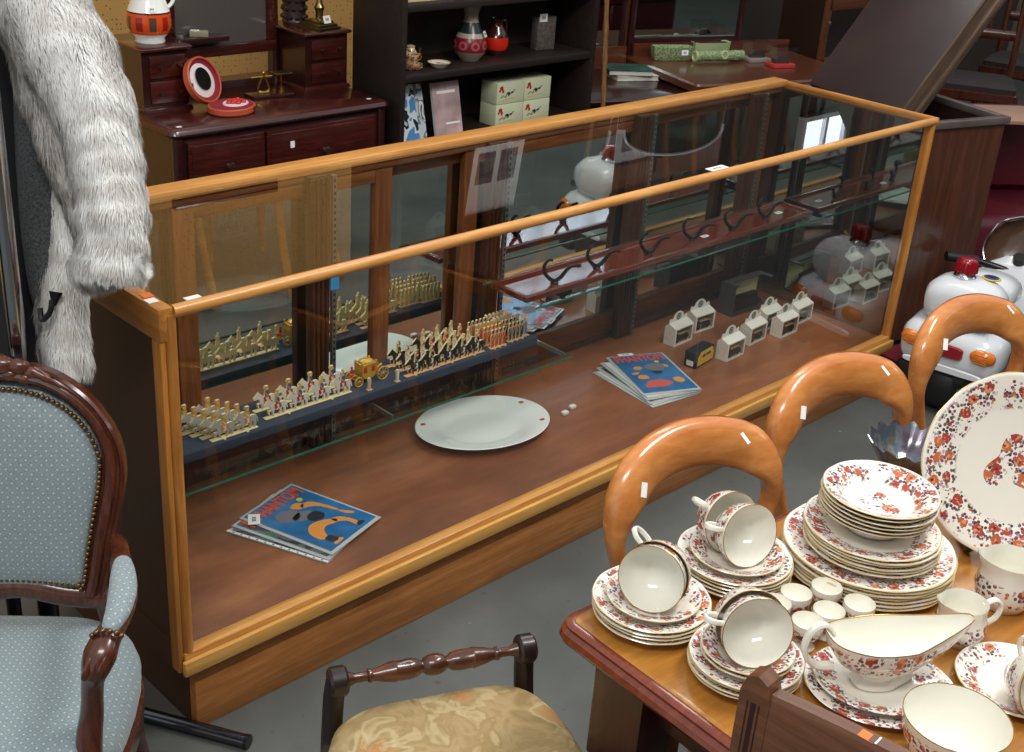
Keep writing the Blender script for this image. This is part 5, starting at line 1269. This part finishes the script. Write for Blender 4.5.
for x_ in (.045,.165): MB().box(x_,x_+.09,.003,.005,.06,.19).build('picture', plain('grey picture', (96,92,96), .6, var=.5, bscale=30), pr_, smooth=False)
# tea tins, two by two
TIN = plain('cream green tin', (214,218,184), .35)
for k, (dx, dz, nm) in enumerate(((0,0,'lower left'),(.145,0,'lower right'),(0,.083,'upper left'),(.145,.083,'upper right'))):
    t = thing('tea_tin', '%s of four cream tea tins stacked two by two in the bookcase' % nm, 'tin', (2.26+dx,1.52,SH1+dz), radians(0), 'cream tea tins')
    MB().box(0,.142,0,.09,0,.0825,.004).build('body', TIN, t)
    q = MB(); q.ball((.022,-.0005,.062), .010, (1,.06,.8), 10, 6); q.ball((.014,-.0005,.052), .006, (1,.06,.8), 8, 5); q.ball((.030,-.0005,.05), .006, (1,.06,1.2), 8, 5); q.build('red_flower', plain('red flower print', (190,44,48), .4), t)
    q = MB()
    pp = smooth_path([(.018,-.0006,.026),(.034,-.0006,.034),(.044,-.0006,.026),(.052,-.0006,.044),(.060,-.0006,.030),(.070,-.0006,.040),(.082,-.0006,.046),(.092,-.0006,.052)],4)
    q.tube(pp, .0022, 6, flat=(1,.25)); q.ball((.060,-.0005,.040), .007, (1,.06,.9), 10, 6); q.ball((.078,-.0005,.042), .006, (1.3,.06,.6), 10, 6); q.build('brush_lettering', plain('tin dark print', (36,44,40), .4), t)
    q = MB(); q.tube([(.016,-.0006,.016),(.09,-.0006,.024)], .0012, 6); q.build('green_line', plain('tin yellow green', (206,206,90), .5), t)
t = thing('blue_brochure', 'blue and white booklet leaning at the left end of the lower shelf', 'booklet', (1.80,1.50,SH1+.003), radians(0), rot=(radians(-14),0,radians(8)))
BM = cover_mat('blue white booklet print', (84,140,196), [(.5,L((214,224,228))),(.62,L((40,44,52))),(.7,L((190,200,206)))], 7.7)
MB().box(0,.085,0,.006,0,.20).build('pages', COV['paper'], t, smooth=False); MB().box(0,.085,-.0008,0,0,.20).build('cover', BM, t, smooth=False)
t = thing('white_brochure', 'white illustrated booklet behind the blue booklet', 'booklet', (1.855,1.52,SH1+.003), rot=(radians(-12),0,radians(6)))
MB().box(0,.075,0,.006,0,.195).build('pages', COV['paper'], t, smooth=False); MB().box(0,.075,-.0008,0,0,.195).build('cover', cover_mat('grey white booklet print', (200,208,214), [(.5,L((120,130,140))),(.6,L((226,228,226))),(.7,L((70,76,84)))], 2.7), t, smooth=False)
t = thing('pink_book', 'pinkish grey thin book leaning on the lower shelf beside the blue booklet', 'book', (1.95,1.50,SH1+.004), rot=(radians(-13),0,radians(-2)))
MB().box(0,.125,0,.010,0,.195).build('pages', COV['paper'], t, smooth=False); MB().box(0,.125,-.001,0,0,.195).build('cover', plain('pink grey cover', (176,150,150), .4, var=.16, bscale=14), t, smooth=False)
MB().box(.02,.105,-.0014,-.001,.155,.165).box(.05,.115,-.0014,-.001,.045,.052).build('title_lines', M['white'], t, smooth=False)
# bamboo cane
t = MB(); a_, b_ = Vector((2.79,1.40,.02)), Vector((2.68,1.445,1.7)); n_ = 14
t.tube([a_+(b_-a_)*k/56 for k in range(57)], [.0095 if k % 4 else .012 for k in range(57)], 8); tag(t.build('bamboo_cane', wood('speckled cane', (104,64,34), (180,134,84), 'Z', 16, .4)), 'speckled cane leaning upright against the right side of the bookcase', 'cane')

# ================================================================ dressing table on the right
OW = wood('warm dressing table wood', (72,36,24), (116,64,42), 'X', 4, .3, .4)
dt = thing('dressing_table', 'warm brown dressing table with tall mirrors right of the bookcase', 'dressing table', (2.734,1.676,0), radians(-18))
q = MB(); q.box(.08,.62,.04,.60,.06,.608); q.build('left_pedestal', MD, dt)
q = MB(); slab(q, [(.01,.608),(0,.613),(0,.625),(.008,.630)], .04, .72, .0, .62, .12); q.build('lower_top', MD, dt)
q = MB(); q.box(.74,1.56,.04,.60,.06,.64); q.build('drawer_unit', OW, dt)
q = MB(); slab(q, [(.01,.636),(0,.643),(0,.671),(.008,.680)], .70, 1.66, .0, .62, .03); q.build('upper_top', OW, dt)
q = MB(); q.box(.10,.68,.57,.59,.630,.73); q.box(.72,1.62,.57,.59,.680,.74); q.build('back_splash', OW, dt)
for x0, x1, nm in ((.42,.68,0),(.70,1.34,1)):
    q = MB(); z0 = .70 if nm == 0 else .735
    q.box(x0,x0+.03,.592,.615,z0-.05,1.56,.004); q.box(x1-.03,x1,.592,.615,z0,1.56,.004); q.box(x0+.03,x1-.03,.592,.615,z0,z0+.03,.004)
    mo = q.build('mirror_frame', MD, dt); xc, xw = (x0+x1)/2, (x1-x0)/2-.03
    MB().box(x0+.03,x1-.03,.60,.606,z0+.03,1.56).build('mirror_glass', M['mirror_d'], mo, smooth=False)
    arc = [(xw*cos(pi*k/18), .14*sin(pi*k/18)**.8) for k in range(19)]
    q = MB(); q.prism([(a2, b2) for a2, b2 in arc], .006); q.build('mirror_arch', M['mirror_d'], mo, smooth=False, loc=(xc, .603, 1.56))
    q = MB(); q.tube([(xc+a2, .598, 1.56+b2) for a2, b2 in arc], .008, 6); q.build('bevelled_edge', plain('bevelled glass edge', (220,226,228), .15, coat=.5), mo)
for k, (x, y, z, rz, cv, nm) in enumerate(((3.43,1.86,.6305,-24,(196,190,180),'pale lower book of the pair on the dressing table'),(3.41,1.87,.6533,-34,(34,70,62),'dark green book on top of the pale one on the dressing table'))):
    t = thing('book', nm, 'book', (x, y, z), radians(rz), 'books on the dressing table')
    q = MB(); q.box(-.10,.10,-.075,.075,.002,.020); q.build('pages', COV['paper'], t, smooth=False)
    q = MB(); q.box(-.103,.103,-.078,.078,.020,.0225); q.box(-.103,.103,-.078,.078,0,.0022); q.box(-.104,-.101,-.078,.078,0,.0225); q.build('cover', plain('book cover %d' % k, cv, .4, var=.3, bscale=20), t, smooth=False)
sticker(dt, (.30,.30,.6304), (.04,.03))
GR, nt, b = new_mat('pale green speckled glaze'); tc = N(nt, 'ShaderNodeTexCoord'); v = N(nt, 'ShaderNodeTexVoronoi', Scale=110.0); LK(nt, tc.outputs['Object'], v.inputs['Vector'])
LK(nt, ramp(nt, v.outputs[0], [(.2,L((92,112,78))),(.5,L((150,170,124)))]), b.inputs['Base Color']); b.inputs['Roughness'].default_value = .2
bp = N(nt, 'ShaderNodeBump', Strength=.8, Distance=.004); LK(nt, v.outputs[0], bp.inputs['Height']); LK(nt, bp.outputs[0], b.inputs['Normal'])
GRS = plain('plain green glaze', (178,196,146), .2)
def trough(x, y, rz, label, w_=.20, mat=None):
    t = thing('green_trough', label, 'planter', (x, y, .6805), radians(rz), 'green pottery troughs')
    q = MB(); R_ = []
    for z, a in ((0,.7),(.004,.78),(.03,.92),(.058,1.0),(.055,.84),(.012,.6)):
        R_.append([(px*(w_/2)*a if abs(px) < .99 else px*(w_/2)*(a*.4+.6), py*.036*a, z+.006*abs(px)*(z > .03)) for px, py in ((-1,-.6),(-.8,-1),(.8,-1),(1,-.6),(1,.6),(.8,1),(-.8,1),(-1,.6))])
    q.rings(R_); q.build('body', mat or GR, t); sticker(t, (.05,-.037,.040), (.034,.024), (radians(82),0,0)) if mat is None else None
trough(3.72,1.87,-26,'larger speckled green pottery trough with price card')
trough(4.00,1.86,-20,'paler green pottery trough behind the green log vase',.20,GRS)
lg = thing('log_vase', 'pale green pottery log with knots lying on the dressing table', 'vase', (3.90,1.73,.6835), radians(-20))
q = MB(); q.tube(smooth_path([(-.13,0,.026),(-.05,.004,.026),(.05,-.002,.026),(.13,.004,.026)],6), [.023,.024,.025,.024,.023,.024,.026,.024,.023,.024,.025,.024,.023,.024,.026,.025,.024,.023,.024][:19], 14); q.build('body', GR, lg)
q = MB()
q.M = Matrix.Translation((-.132,0,.026)) @ Matrix.Rotation(-pi/2,4,'Y'); q.lathe([(.026,-.004),(.027,.004),(.019,.006),(.015,0),(0,0)],20); q.build('cut_end', GRS, lg); q = MB()
q.M = Matrix.Translation((.015,-.022,.034)) @ Matrix.Rotation(radians(75),4,'X'); q.lathe([(.02,-.01),(.021,.004),(.014,.006),(.011,0),(0,0)],18); q.build('cut_end', GRS, lg)
for k, (x, y, c_, nm) in enumerate(((4.10,1.66,(150,140,130),'clear plastic box with dark contents on the dressing table right end'),(4.10,1.52,(190,60,54),'clear plastic box with a red base at the dressing table corner'))):
    t = thing('clear_box', nm, 'plastic box', (x, y, .6805), radians(-20), 'clear boxes on the dressing table')
    MB().box(-.06,.06,-.04,.04,0,.018,.002).build('base', plain('box base %d' % k, c_, .5), t)
    MB().box(-.058,.058,-.038,.038,.018,.095).build('cover', M['glass'], t, smooth=False)
    q = MB(); q.prism([(-.04,.02),(-.04,.035),(-.02,.05),(.02,.05),(.04,.035),(.04,.02)], .03); q.build('contents', plain('dark model', (60,56,50), .4), t)
    
pw_ = thing('framed_picture', 'framed pair of pale pictures hanging on the wardrobe front', 'framed picture', (4.12,2.522,1.62))
q = MB(); q.box(0,.62,-.012,0,0,.02); q.box(0,.62,-.012,0,.32,.34); q.box(0,.02,-.012,0,.02,.32); q.box(.60,.62,-.012,0,.02,.32); q.build('frame', M['mahog'], pw_)
MB().box(.02,.60,-.006,-.001,.02,.32).build('mount', M['white'], pw_, smooth=False)
for x_ in (.08,.34): MB().box(x_,x_+.19,-.008,-.006,.08,.26).build('picture', plain('pale landscape', (150,150,146), .6, var=.35, bscale=18), pw_, smooth=False)
# wardrobe and glazed cabinet behind
wd = thing('wardrobe', 'plain warm brown wardrobe behind the dressing table mirrors', 'wardrobe', (3.9,2.59,0))
ORW = wood('orange brown veneer', (118,66,36), (160,96,54), 'Z', 4, .35, .3)
MB().box(-1.0,1.25,-.05,0,.0,2.1).build('carcass', ORW, wd)
for x0, x1 in ((-.98,-.02),(0,.62),(.64,1.23)): MB().box(x0,x1,-.062,-.05,.05,2.05,.003).build('door', ORW, wd)
gc = thing('glazed_cabinet', 'tall dark cabinet with glazed door beyond the dressing table', 'cabinet', (4.74,1.74,0), radians(-6))
MB().box(0,.02,0,.26,0,1.42).box(.02,.9,.24,.26,0,1.42).box(.88,.9,.0,.24,0,1.42).box(.02,.88,0,.24,0,.08).box(.02,.88,.03,.24,.60,.62).box(.02,.88,0,.24,1.40,1.42).build('carcass', plain('very dark cabinet side', (48,30,24), .45, var=.15, bscale=3), gc, smooth=False)
q = MB(); CW = wood('cabinet rail', (84,48,32), (120,72,48), 'X', 5, .35)
for z0, z1 in ((.08,.14),(.56,.62),(.86,.93),(1.32,1.40)): q.box(.03,.87,-.02,.0,z0,z1,.003)
for x0, x1 in ((.01,.055),(.84,.89)): q.box(x0,x1,-.02,.0,.06,1.40,.003)
d_ = q.build('door', CW, gc); MB().box(.055,.84,-.012,-.008,.62,.86).box(.055,.84,-.012,-.008,.93,1.32).build('pane', M['glass'], d_, smooth=False)
knob(d_, (.035,-.02,.80), .010, M['chrome'])

# ================================================================ record cabinet with raised lid, right of the case
rc = thing('lidded_cabinet', 'big dark wooden cabinet with its heavy lid raised beside the case', 'cabinet', (2.745,.245,0), radians(-16))
RW = wood('brown cabinet veneer', (70,38,26), (108,62,40), 'Z', 3, .3, .4); RW2 = plain('purple brown lid', (56,45,44), .35, var=.12, bscale=3)
W_, D_, H_ = .64, .58, .86
MB().box(0,W_,0,.02,.04,H_-.02).build('front_panel', RW, rc); 
MB().box(0,.02,.02,D_,.04,H_-.02).box(W_-.02,W_,.02,D_,.04,H_-.02).box(.02,W_-.02,D_-.02,D_,.04,H_-.02).box(.02,W_-.02,.02,D_-.02,.30,.32).build('side_panel', plain('dark cabinet side', (52,32,26), .4), rc, smooth=False)
q = MB()
for b4 in ((-.012,W_+.012,-.012,.022),(-.012,W_+.012,D_-.022,D_+.012)): q.box(b4[0],b4[1],b4[2],b4[3],H_-.025,H_,.004)
for b4 in ((-.012,.022,.022,D_-.022),(W_-.022,W_+.012,.022,D_-.022)): q.box(b4[0],b4[1],b4[2],b4[3],H_-.025,H_,.004)
q.build('rim', plain('worn dark rim', (96,84,80), .35, var=.15, bscale=10), rc)
MB().box(.01,W_-.01,.01,D_-.01,0,.04).build('base', M['darkwood'], rc)
MB().box(.02,W_-.02,.02,D_-.02,.33,.34).build('inner_floor', M['black'], rc, smooth=False)
la = radians(53)
q = MB(); q.box(0,.74,.02,.48,-.0,.03,.003); ld = q.build('lid', RW2, rc, loc=(.16,0,H_+.012), rot=(0,-la,0))
q = MB()
for z0, z1, yy in ((-.045,-.035,.004),(-.03,-.012,-.002),(.018,.032,.012)): q.box(0,.74,yy,.02,z0,z1,.002)
q.box(0,.74,.010,.02,-.045,.03); q.build('lid_moulding', wood('lid edge', (62,46,36), (120,100,82), 'X', 3, .4), ld)
MB().box(.01,.73,.02,.47,-.045,0).build('lid_lining', M['darkwood'], ld, smooth=False)
q = MB(); q.ball((0,0,0), .014, (1,1,.4)); q.build('metal_stud', M['chrome'], ld, loc=(.60,.09,.034))
t = MB(); t.M = Matrix.Translation((.36,.14,.50)); t.rings([[(.16*cos(a)*k, .10*sin(a)*k, h+.02*sin(3*a)) for a in [2*pi*i/24 for i in range(24)]] for k, h in ((1,-.155),(1,.16),(.9,.22),(.6,.26),(.25,.275))])
o = t.build('teal_cloth', plain('teal cloth bundle', (70,92,104), .9, bump=.5, bscale=30, var=.2)); o.matrix_world = Matrix.Translation((2.745,.245,0)) @ Matrix.Rotation(radians(-16),4,'Z'); tag(o, 'teal cloth bundle inside the open lidded cabinet', 'cloth')

# ================================================================ far right: chairs, carpet, burgundy seat
o = MB(); o.box(0,2.4,-.9,.9,.0,.008,.003); tag(o.build('red_rug', plain('red carpet', (120,30,34), .95, bump=.4, bscale=120, var=.12), loc=(4.95,.70,0), rot=(0,0,radians(-6))), 'red carpet on the floor behind the cabinet at the right', 'rug')
def side_chair(x, y, rz, label):
    t = thing('side_chair', label, 'chair', (x, y, .0085), radians(rz), 'dark chairs in the background')
    CWd = M['chairwood']
    for sx in (-1,1):
        q = MB(); q.tube(smooth_path([(sx*.19,.20,0),(sx*.19,.18,.45),(sx*.19,.24,1.0)],5), .019, 8); q.build('leg', CWd, t)
        q = MB(); q.tube([(sx*.20,-.20,0),(sx*.20,-.19,.44)], .019, 8); q.build('leg', CWd, t)
    q = MB(); 
    for z in (.98,.70): q.tube([(-.19,.235 if z > .9 else .205,z),(.19,.235 if z > .9 else .205,z)], .018, 8, flat=(.6,1.5))
    for k in range(4): q.tube([(-.11+.073*k,.205,.70),(-.11+.073*k,.235,.98)], .008, 8)
    q.build('back', CWd, t)
    q = MB(); slab(q, [(.01,.40),(0,.41),(0,.45),(.01,.455)], -.22,.22,-.22,.20,.03); q.build('seat_frame', CWd, t)
    q = MB(); slab(q, [(.02,.455),(.015,.48),(.06,.50)], -.22,.22,-.22,.19,.04); q.build('seat', plain('dark seat', (58,50,50), .7), t)
    q = MB(); q.tube([(-.2,-.195,.2),(.2,-.195,.2)], .010, 8); q.tube([(-.2,0,.16),(.2,0,.16)], .010, 8)
    for sx in (-.195,.195): q.tube([(sx,-.195,.16),(sx,.185,.16)], .010, 8)
    q.build('stretcher', CWd, t)
side_chair(5.75,1.33,-60,'dark wooden side chair standing on the floor beyond the raised lid')
side_chair(6.6,1.45,-75,'darker side chair further back at the right edge')
bs = thing('burgundy_chair', 'burgundy leather chair back behind the scooter at the right edge', 'chair', (3.92,.30,0), radians(-35))
BU = plain('burgundy leather', (92,26,38), .35)
q = MB()
for z0, z1, y0, y1 in ((.16,.40,-.28,.24),(.40,.72,.10,.24)): slab(q, [(.03,z0),(0,z0+.03),(0,z1-.04),(.02,z1-.012),(.06,z1)], -.30,.30,y0,y1,.06)
q.build('upholstery', BU, bs)
q = MB(); slab(q, [(.02,.69),(0,.70),(0,.725),(.02,.735)], -.31,.31,.09,.25,.05); q.build('back_roll', BU, bs)
for sx in (-.24,.24):
    for sy in (-.22,.18): MB().box(sx-.02,sx+.02,sy-.02,sy+.02,0,.17,.004).build('leg', M['darkwood'], bs)
t = MB(); slab(t, [(.01,0),(0,.004),(0,.016),(.01,.02)], -.16,.16,-.13,.13,.03); tag(t.build('wooden_board', plain('pale board', (170,132,112), .5), loc=(3.93,.29,.7355), rot=(0,0,radians(-35))), 'pale board lying on top of the burgundy chair', 'board')
t = MB(); slab(t, [(.01,0),(0,.02),(0,.06),(.03,.075)], -.12,.12,-.08,.08,.03); tag(t.build('red_cushion', plain('dark red cloth', (120,20,36), .8), loc=(2.97,.03,0), rot=(0,0,-.2)), 'dark red folded cloth on the floor beside the case end', 'cloth')
# ================================================================ child's ride-on police scooter (local -y is the tail, facing the viewer)
sk = thing('ride_on_scooter', 'white toy ride on police scooter with red beacon behind the far chair', 'ride on toy', (2.68,-.215,0), radians(-82)); sk.scale = (1.15,1.05,1.0)
WH = plain('white moulded plastic', (226,230,234), .22, coat=.5); AM = plain('amber lens', (222,120,24), .12, coat=.6); RD = plain('red lens', (150,18,34), .12, coat=.6); BKP = plain('black plastic', (24,24,26), .45)
def body_ring(y, w_, z0, z1, pw=.55, n=32):
    cz, hz = (z0+z1)/2, (z1-z0)/2
    return [(w_*math.copysign(abs(cos(2*pi*k/n))**pw, cos(2*pi*k/n)), y, cz+hz*math.copysign(abs(sin(2*pi*k/n))**pw, sin(2*pi*k/n))) for k in range(n)]
q = MB(); q.rings([body_ring(-.02,.07,.20,.26), body_ring(-.012,.125,.165,.295), body_ring(.02,.142,.15,.315), body_ring(.12,.142,.15,.33), body_ring(.26,.11,.16,.32), body_ring(.36,.075,.16,.25), body_ring(.60,.07,.15,.21)]); q.build('rear_body', WH, sk, angle=60)
# top case and dome
q = MB(); q.rings([body_ring(.0,.07,.335,.42,.7), body_ring(.012,.098,.315,.445,.7), body_ring(.05,.112,.31,.468,.8), body_ring(.11,.110,.31,.470,.8), body_ring(.17,.085,.31,.45,.8), body_ring(.19,.05,.33,.42,.8)]); q.build('top_case', WH, sk, angle=60)
q = MB(); q.rings([body_ring(.19,.06,.315,.40,.8), body_ring(.22,.085,.31,.43,.8), body_ring(.34,.085,.31,.425,.8), body_ring(.40,.05,.31,.38,.8)]); q.build('seat', WH, sk, angle=60)
q = MB(); q.lathe([(0,0),(.030,0),(.032,.006),(.027,.012),(.026,.020)], 24, (-.02,.075,.466)); q.build('beacon_base', M['chrome'], sk)
q = MB(); q.lathe([(.030,.0),(.031,.012),(.028,.036),(.022,.044),(0,.047)], 24, (-.02,.075,.486))
for k in range(16): a = 2*pi*k/16; q.tube([(-.02+.0305*cos(a),.075+.0305*sin(a),.487),(-.02+.028*cos(a),.075+.028*sin(a),.52)], .0028, 6)
q.build('red_beacon', RD, sk)
q = MB(); q.mi = 0; q.lathe([(0,.0),(.027,.0),(.027,.003),(0,.004)], 24); q.mi = 1; q.lathe([(.021,.0035),(.021,.0048),(0,.005)], 24); q.mi = 2; q.box(-.011,.011,-.006,.008,.005,.0062); q.build('round_badge', [plain('badge yellow', (226,196,40), .4), plain('badge blue', (34,70,140), .4), M['black']], sk, loc=(.042,.120,.4695))
# lamps
q = MB(); q.rings([body_ring(-.022,.05,.222,.268,.4), body_ring(-.030,.046,.226,.264,.4)]); q.build('tail_light', RD, sk)
for sx in (-1,1):
    q = MB(); q.ball((sx*.098, -.004, .252), .034, (1.15,.8,.85), 16, 10)
    for k in range(5): q.tube([(sx*.098-.022,-.0285,.238+.007*k),(sx*.098+.022,-.0285,.238+.007*k)], .0012, 6)
    q.build('indicator', AM, sk)
q = MB(); q.rings([body_ring(-.024,.115,.17,.196,.5), body_ring(-.028,.110,.174,.192,.5)]); q.build('bumper', WH, sk)
q = MB()
for k in range(3): q.box(.075+.012*k,.078+.012*k,-.0135,-.011,.335,.36)
q.build('side_decal', M['black'], sk, loc=(0,.02,.0), smooth=False)
# wheels
for y, w_ in ((.09,.05),(.70,.045)):
    q = MB(); q.M = Matrix.Translation((0,y,.10)) @ Matrix.Rotation(pi/2,4,'Y'); q.lathe([(.045,-w_*.8),(.085,-w_),(.10,-w_*.6),(.10,w_*.6),(.085,w_),(.045,w_*.8)], 32); wo = q.build('wheel', BKP, sk)
    q = MB(); q.M = Matrix.Translation((0,y,.10)) @ Matrix.Rotation(pi/2,4,'Y'); q.lathe([(0,-w_*.85),(.048,-w_*.8),(.048,w_*.8),(0,w_*.85)], 24); q.build('hub', M['chrome'], wo)
q = MB(); q.box(-.11,.11,.0,.16,.11,.16,.02); q.box(-.135,-.06,-.01,.10,.06,.165,.02); q.box(.06,.135,-.01,.10,.06,.165,.02); q.build('rear_guard', BKP, sk)
# front: shield, fork, handlebar, windscreen
q = MB(); q.rings([body_ring(.55,.10,.15,.18), body_ring(.60,.125,.17,.34), body_ring(.64,.11,.19,.38), body_ring(.66,.07,.20,.40), body_ring(.68,.03,.22,.38)]); q.build('leg_shield', WH, sk, angle=60, loc=(0,-.06,-.0))
q = MB(); q.tube([(0,.70,.11),(0,.66,.25),(0,.58,.41)], .020, 12); q.build('fork', BKP, sk)
q = MB(); q.tube(smooth_path([(-.20,.50,.60),(-.14,.54,.595),(-.05,.57,.58),(.05,.57,.58),(.14,.54,.595),(.20,.50,.60)],5), .012, 10); q.build('handlebar', M['blackmetal'], sk, loc=(.02,.0,-.225))
for sx in (-1,1):
    q = MB(); q.tube([(sx*.215,.485,.602),(sx*.135,.542,.595)], .018, 12); q.build('grip', BKP, sk, loc=(.02,.0,-.225))
    q = MB(); q.tube(smooth_path([(sx*.14,.52,.60),(sx*.15,.50,.58),(sx*.10,.47,.54),(sx*.085,.47,.48)],5), .007, 8); q.build('brake_lever', M['blackmetal'], sk, loc=(.02,.0,-.225))
SMK = plain('smoked windscreen', (84,58,44), .15, spec=.6)
q = MB(); R_ = []
for z, w_, y in ((.56,.10,.62),(.62,.135,.645),(.68,.13,.665),(.73,.10,.68),(.755,.05,.69)):
    R_.append([(w_*cos(a), y+.05*sin(a)-.05, z) for a in [pi*k/12 for k in range(13)]]+[(w_*.97*cos(a), y+.05*sin(a)-.055, z) for a in [pi*k/12 for k in range(12,-1,-1)]])
q.rings(R_); q.build('windscreen', SMK, sk, angle=60, loc=(.02,.0,-.225))
q = MB(); q.tube(smooth_path([(-.10,.565,.56),(-.137,.595,.62),(-.132,.615,.68),(-.10,.632,.735),(0,.690,.762),(.10,.632,.735),(.132,.615,.68),(.137,.595,.62),(.10,.565,.56)],5), .004, 8); q.build('screen_trim', M['chrome'], sk, loc=(.02,.0,-.225))
q = MB(); q.cbox((0,.588,.69),(.022,.006,.022)); q.build('screen_badge', plain('gold badge', (200,160,50), .3), sk, smooth=False, loc=(.02,.0,-.225))
